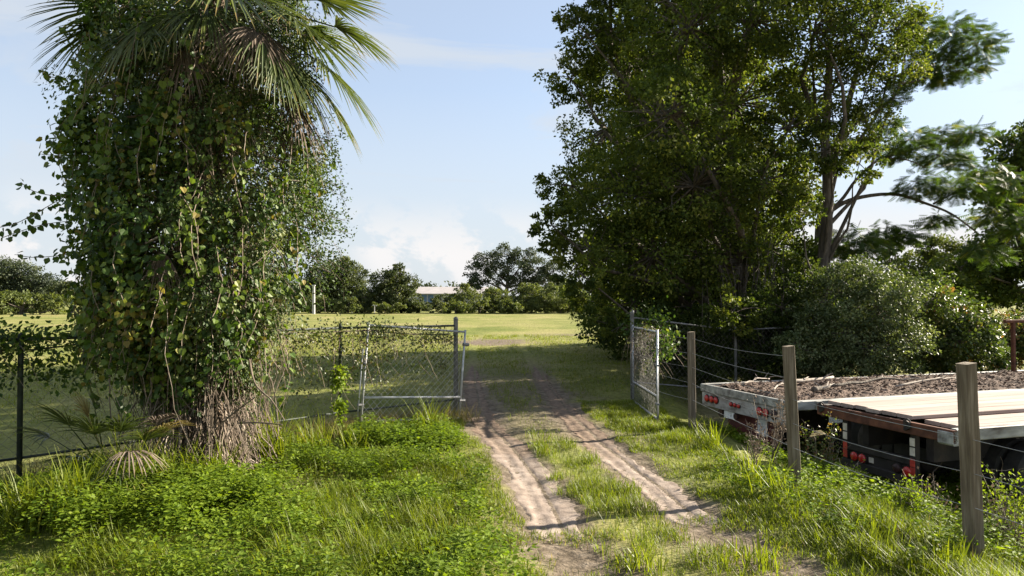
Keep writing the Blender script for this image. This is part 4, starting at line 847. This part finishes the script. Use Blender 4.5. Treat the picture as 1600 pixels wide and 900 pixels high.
# ------------------------------------------------------------------ grass and weeds
GB = np.array([[0, -.5, 0], [0, .5, 0], [.5, -.42, 0], [.5, .42, 0], [1, 0, 0]])
def blades(g, x, y, L, w, lean, a, z=None, lod=1):
    n = len(x); z = gh(x, y) - .01 if z is None else z
    th = U(0, 2 * math.pi, n); ld = np.stack([np.cos(th), np.sin(th)], 1); wv = np.stack([-np.sin(th), np.cos(th), np.zeros(n)], 1)
    base = np.stack([x, y, z], 1); le = lean * U(.3, 1.5, n)
    pts = []
    for s0, wf_ in ((0, .7), (.4, 1), (.75, .7), (1, 0)):
        hx = L * le * s0 ** 1.8; hz_ = L * s0 * np.sqrt(np.maximum(.12, 1 - (le * s0 ** 1.3) ** 2 * .55))
        c = base + np.stack([ld[:, 0] * hx, ld[:, 1] * hx, hz_], 1); pts.append((c, wf_))
    if lod < 2:
        c1, c2 = (pts[1][0] * .6 + pts[2][0] * .4, pts[3][0])
        V = np.stack([pts[0][0] - wv * w[:, None] * .4, pts[0][0] + wv * w[:, None] * .4, c1 - wv * w[:, None] / 2, c1 + wv * w[:, None] / 2, c2], 1)
        tt = np.array([[0, 1, 3], [0, 3, 2], [2, 3, 4]])
        if lod == 0: V = V[:, [0, 1, 4]]; tt = np.array([[0, 1, 2]])
        T = (np.arange(n) * V.shape[1])[:, None, None] + tt[None]; g.add(V.reshape(-1, 3), T.reshape(-1, 3), np.repeat(a, len(tt))); return
    V = np.stack([pts[0][0] - wv * (w * .7)[:, None] / 2, pts[0][0] + wv * (w * .7)[:, None] / 2, pts[1][0] - wv * w[:, None] / 2, pts[1][0] + wv * w[:, None] / 2,
                  pts[2][0] - wv * (w * .7)[:, None] / 2, pts[2][0] + wv * (w * .7)[:, None] / 2, pts[3][0]], 1)
    tt = np.array([[0, 1, 3], [0, 3, 2], [2, 3, 5], [2, 5, 4], [4, 5, 6]])
    T = (np.arange(n) * 7)[:, None, None] + tt[None]; g.add(V.reshape(-1, 3), T.reshape(-1, 3), np.repeat(a, 5))
def field(n, x0, x1, y0, y1): return U(x0, x1, n), U(y0, y1, n)
def trackdist(x, y): return np.minimum(np.abs(x - tx(LT, y)), np.abs(x - tx(RT, y)))
def fline(x): return np.interp(x, [p[0] for p in LF[::-1]], [p[1] for p in LF[::-1]])     # left fence y at x
def vis(x, y): return np.abs(x) < .80 * y + .7
def clumpy(x, y, s, seed, lo=.35, hi=.65): return sstep(lo, hi, vnoise(x, y, s, seed) * .65 + vnoise(x, y, s * .37, seed + 1) * .35)
def val(n, m=.45, s=.2): return np.clip(rng.normal(m, s, n), 0, 1)
g = Geo()
# left lawn
x, y = field(215000, -6.5, .9, 4.6, 13.0); k = (x < tx(LT, y) - .34 - .22 * (vnoise(x, y, .35, 61) - .3)) & (y < fline(x) + .6) & vis(x, y)
k &= rng.random(len(x)) < (.12 + .88 * clumpy(x, y, .45, 62)) * np.clip(1.3 - (y - 5) / 14, .35, 1)
k &= np.hypot((x + 4.1) / 1.3, (y - 8.75) / .9) > .8
x, y = x[k], y[k]; n = len(x)
nearT = sstep(.35, 1.1, tx(LT, y) - x)
L_ = (.07 + .20 * clumpy(x, y, .8, 64, .2, .8)) * U(.5, 1.35, n) * (.45 + .55 * nearT); blades(g, x, y, L_, U(.004, .0085, n), .75, val(n, .5))
# centre strip between the ruts
x, y = field(120000, -1.6, 2.6, 4.6, 16); mid_ = (tx(LT, y) + tx(RT, y)) / 2; hw = .42 - .16 * sstep(9, 12, y)
k = (np.abs(x - mid_) < hw + .28 * (vnoise(x, y, .3, 71) - .45)) & (rng.random(len(x)) < (.10 + .9 * clumpy(x, y, .35, 72)) * (1 - .8 * sstep(9.6, 11.5, y)))
x, y = x[k], y[k]; n = len(x); blades(g, x, y, U(.05, .17, n) * (.6 + .8 * clumpy(x, y, .5, 73)), U(.004, .008, n), .8, val(n, .5))
# foreground end of the ruts: thin scattered grass
x, y = field(26000, -.2, 3.2, 4.6, 7.2); k = (trackdist(x, y) < .6) & (y < 6.7 + .5 * (x > 1.2)) & (rng.random(len(x)) < clumpy(x, y, .3, 75, .42, .7) * .8); x, y = x[k], y[k]; n = len(x)
blades(g, x, y, U(.03, .12, n), U(.004, .007, n), .9, val(n, .55, .3))
# right verge
x, y = field(230000, .9, 5.0, 4.4, 14.8); dR = x - tx(RT, y); dF = fence_x(y) - x
k = (dR > .33 + .22 * (vnoise(x, y, .35, 81) - .3)) & (dF > -.75 + .75 * sstep(8.2, 9.2, y)) & vis(x, y) & (rng.random(len(x)) < (.15 + .85 * clumpy(x, y, .4, 82)) * np.clip(1.35 - (y - 5) / 14, .35, 1))
x, y, dR, dF = x[k], y[k], dR[k], dF[k]; n = len(x); tall = sstep(.3, 1.1, dR)
L_ = (.06 + .23 * tall * (1 - .6 * sstep(7.5, 10, y)) * (1 - .35 * sstep(.3, -.3, dF)) * clumpy(x, y, .7, 83, .2, .8)) * U(.5, 1.3, n); blades(g, x, y, L_, U(.0045, .009, n), .7, val(n, .52))
tag(g.obj('grass', M['grass']), 'bright green grass growing along the sandy wheel tracks', 'grass', kind='stuff')
# mown field grass beyond the gateway
g = Geo()
x, y = field(230000, -16, 12, 11, 34); y = 11 + (y - 11) ** 1.0; k = vis(x, y) & ((y > fline(np.clip(x, -7.6, -1.07)) + .2) | (x > -1.07)) & (x < 3.2 + (y - 14) * .5) & (trackdist(x, y) > .34 - .2 * sstep(15, 22, y))
k &= (y > 14.4) | (x < -.9); soilp = sstep(1, .45, np.hypot((x + .9) / 2.6, (y - 29.5) / 2.2)); k &= rng.random(len(x)) < (.2 + .8 * clumpy(x, y, .7, 91)) * (1 - .9 * soilp) * np.clip(20 / y, .35, 1)
x, y = x[k], y[k]; n = len(x); blades(g, x, y, U(.04, .12, n), U(.009, .018, n) * (y / 16), .8, val(n, .62, .25), lod=0)
tag(g.obj('field_grass', M['grass']), 'short mown grass of the field behind the gate', 'grass', kind='stuff')

# leafy weeds on the left and along the fence
def weedpatch(x, y, hgt_, nleaf, size, g, s_, tm=LEAF2, sp=.10, v=.5):
    n = len(x); base = np.stack([x, y, gh(x, y)], 1); top = base + np.stack([rng.normal(0, .04, n), rng.normal(0, .04, n), hgt_], 1)
    t = .25 + .78 * rng.random((n, nleaf)) ** .6; P = base[:, None] + (top - base)[:, None] * t[..., None]; th = U(0, 2 * math.pi, (n, nleaf)); rr = sp * U(.2, 1, (n, nleaf)) * (1.25 - .7 * t)
    P = P + np.stack([np.cos(th) * rr, np.sin(th) * rr, rng.normal(0, .015, th.shape)], -1)
    D = np.stack([np.cos(th), np.sin(th), U(-.35, .5, th.shape)], -1).reshape(-1, 3); P = P.reshape(-1, 3); m_ = len(P)
    Nn = nrm(np.array([0, 0, 1.0]) + rng.normal(0, .38, (m_, 3))); av = np.clip(np.repeat(rng.normal(v, .14, n), nleaf) + rng.normal(0, .13, m_), 0, 1)
    g.leaves(P, D, Nn, U(.6, 1.3, m_) * size, tm, av)
g = Geo()
x, y = field(8600, -6.3, .3, 4.7, 11.6); wz = np.clip(sstep(-.3, -1.6, x - tx(LT, y)), 0, 1)
k = (x < tx(LT, y) - .6) & (y < fline(x) - .1) & vis(x, y) & (rng.random(len(x)) < clumpy(x, y, .8, 101, .32, .6) * (.25 + .75 * wz)) & (np.hypot((x + 4.0) / 1.35, (y - 8.7) / .95) > .8); x, y = x[k], y[k]
weedpatch(x, y, U(.05, .20, len(x)) + .30 * clumpy(x, y, .75, 102, .42, .7) * (1 - .7 * sstep(8.8, 10.4, y)), 22, .048, g, None)
# taller weeds by the gate and at the palm's foot
x = np.concatenate([U(-2.5, -.9, 210), U(-5.2, -2.6, 520)]); y = np.concatenate([U(9.9, 11.1, 210), U(6.9, 8.0, 520)]); k = (y < fline(x) - .15) & (x < tx(LT, y) - .6); x, y = x[k], y[k]
weedpatch(x, y, U(.18, .42, len(x)), 34, .055, g, None)
x, y = field(1500, 2.2, 4.9, 4.6, 12.5); k = (np.abs(x - fence_x(y)) < .8) & (y < 9) & vis(x, y) & (rng.random(len(x)) < clumpy(x, y, .7, 105, .35, .6)); x, y = x[k], y[k]; weedpatch(x, y, U(.12, .34, len(x)), 22, .05, g, None)
# weeds in the ditch behind the fence
x, y = field(6000, 3.5, 9.5, 5.5, 12.5); k = (x - fence_x(y) > .5) & vis(x, y) & (rng.random(len(x)) < clumpy(x, y, .8, 107, .25, .55)); x, y = x[k], y[k]; weedpatch(x, y, U(.12, .36, len(x)) * (1 - .45 * sstep(8.5, 10, y)), 24, .052, g, None, v=.55)
tag(g.obj('leafy_weeds', M['weed']), 'bright leafy ground cover weeds in front of the palm and fence', 'weeds', kind='stuff')
# dry straw under the gate and along the fence foot
g = Geo(); t = rng.random(9000) * 3.0; i0 = np.minimum(t.astype(int), 2); LFa = np.array(LF); P = LFa[i0] + (LFa[i0 + 1] - LFa[i0]) * (t - i0)[:, None]; x = P[:, 0] + rng.normal(0, .28, 9000); y = P[:, 1] + rng.normal(.15, .28, 9000)
blades(g, x, y, U(.12, .45, 9000), U(.004, .008, 9000), .9, rng.random(9000))
x, y = field(2500, -6.2, -5.0, 5.6, 6.8); blades(g, x, y, U(.05, .15, 2500), U(.004, .007, 2500), 1.1, rng.random(2500))
tag(g.obj('dry_grass', M['drygrass']), 'straw-coloured dry grass along the foot of the chain-link fence', 'dry grass', kind='stuff')

# single tufts and weeds one can pick out
def tuft(label, px, py, L, n, w=.012, spread=.10, mat='grass', lean=.55, m_=.6):
    z = CAMH * F / (py - HOR); x0 = (px - 800) / F * z; b_ = gpt(x0, z); e = thing('grass_tuft', label, 'grass tuft', tuple(b_), group='tall grass tufts')
    g = Geo(); blades(g, rng.normal(0, spread, n), rng.normal(0, spread, n), U(.5, 1.1, n) * L, U(.7, 1.3, n) * w, lean, val(n, m_, .15), np.zeros(n) - .02, lod=2); g.obj('blades', M[mat], e)['kind'] = 'stuff'; return e
for a in [('upright bright grass tuft nearest the camera left of the track', 450, 905, .50, 60), ('small upright grass tuft right of the nearest bright tuft', 545, 868, .34, 34), ('grass tuft growing up through the folded gate leaf', 668, 690, .85, 60),
          ('grass tuft against the free end of the folded gate leaf', 560, 715, .55, 50), ('tall grass sheaf at the right foot of the vine-clad palm', 425, 728, .95, 130), ('tall grass sheaf between palm foot and gate', 490, 715, .70, 90), ('long arching grass left of the palm foot', 215, 790, .95, 120), ('shaded grass sheaf right in front of the palm trunk', 340, 765, .7, 110), ('arching shaded grass at the left front of the palm trunk', 285, 775, .75, 110),
          ('wide arching grass clump at the lower left below the yellow frond', 120, 825, .80, 150), ('arching grass clump at the left edge', 40, 830, .65, 120), ('tall green tuft at the foot of the middle fence post', 1215, 790, .5, 60),
          ('tall pale tuft left of the middle fence post', 1175, 760, .55, 60), ('grass tuft at the foot of the nearest fence post', 1490, 905, .4, 60), ('grass tuft beside the nearest end of the right wheel track', 1180, 880, .35, 50), ('grass tuft between middle and nearest posts', 1370, 850, .42, 60), ('grass tuft below the far fence post', 1110, 700, .5, 60),
          ('grass tuft in the centre strip nearest the camera', 1000, 890, .26, 50)]: tuft(*a)
def weed(label, px, py, H, n, z, leafm, v=.5, dead=False):
    x0 = (px - 800) / F * z; b_ = gpt(x0, z); e = thing('dry_weed' if dead else 'tall_weed', label, 'weed', tuple(b_)); s_ = Geo(); g = Geo()
    for k in range(n):
        P = limb((U(-.05, .05), U(-.05, .05), -.03), (U(-.3, .3) * H, U(-.3, .3) * H, H * U(.6, 1.05)), 8, .05); s_.tube(P, np.linspace(.006, .002, 8), 4, U(0, 1), cap=False)
        for j in range(3, 8): s_.tube(limb(P[j], P[j] + np.array([U(-.12, .12), U(-.12, .12), U(.02, .12)]), 4, .1), .0022, 3, U(0, 1), cap=False)
        q = 30 if dead else 70; u = .25 + .75 * rng.random(q); Q = np.stack([np.interp(u, np.linspace(0, 1, 8), P[:, i]) for i in range(3)], 1) + rng.normal(0, .05, (q, 3))
        g.leaves(Q, rand_dir(q), rand_dir(q), U(.02, .05, q), LEAF2, np.clip(rng.normal(v, .2, q), 0, 1))
    s_.obj('stem', M['stem'], e); g.obj('foliage', M[leafm], e)
weed('brown dead weed stalks in front of the maroon trailer panel', 1205, 690, .95, 12, 9.6, 'deadfrond', .5, True)
weed('seedy yellow-green weed between the two trailers behind the middle post', 1285, 700, .95, 14, 9.3, 'shrub', .8)
weed('tall yellow-green weed at the right edge beside the nearest post', 1565, 870, .95, 16, 6.6, 'weed', .75)
weed('purplish dry weed right of the nearest post at the edge', 1580, 860, .65, 14, 6.3, 'deadfrond', .45, True)
weed('dark red-brown dry weed stalk under the near trailer edge', 1475, 760, .85, 6, 7.4, 'deadfrond', .3, True)
weed('pale dry weed left of the middle post below the lamps', 1175, 700, .6, 9, 9.2, 'deadfrond', .6, True)
weed('leafy green weed beside the rear corner of the near trailer', 1440, 760, .55, 12, 7.6, 'weed', .7)
weed('green bushy weed in the ditch under the bumper lamps', 1330, 770, .5, 14, 8.4, 'weed', .7)
weed('green bushy weed in the ditch between middle and nearest post', 1420, 830, .45, 14, 6.9, 'weed', .65)
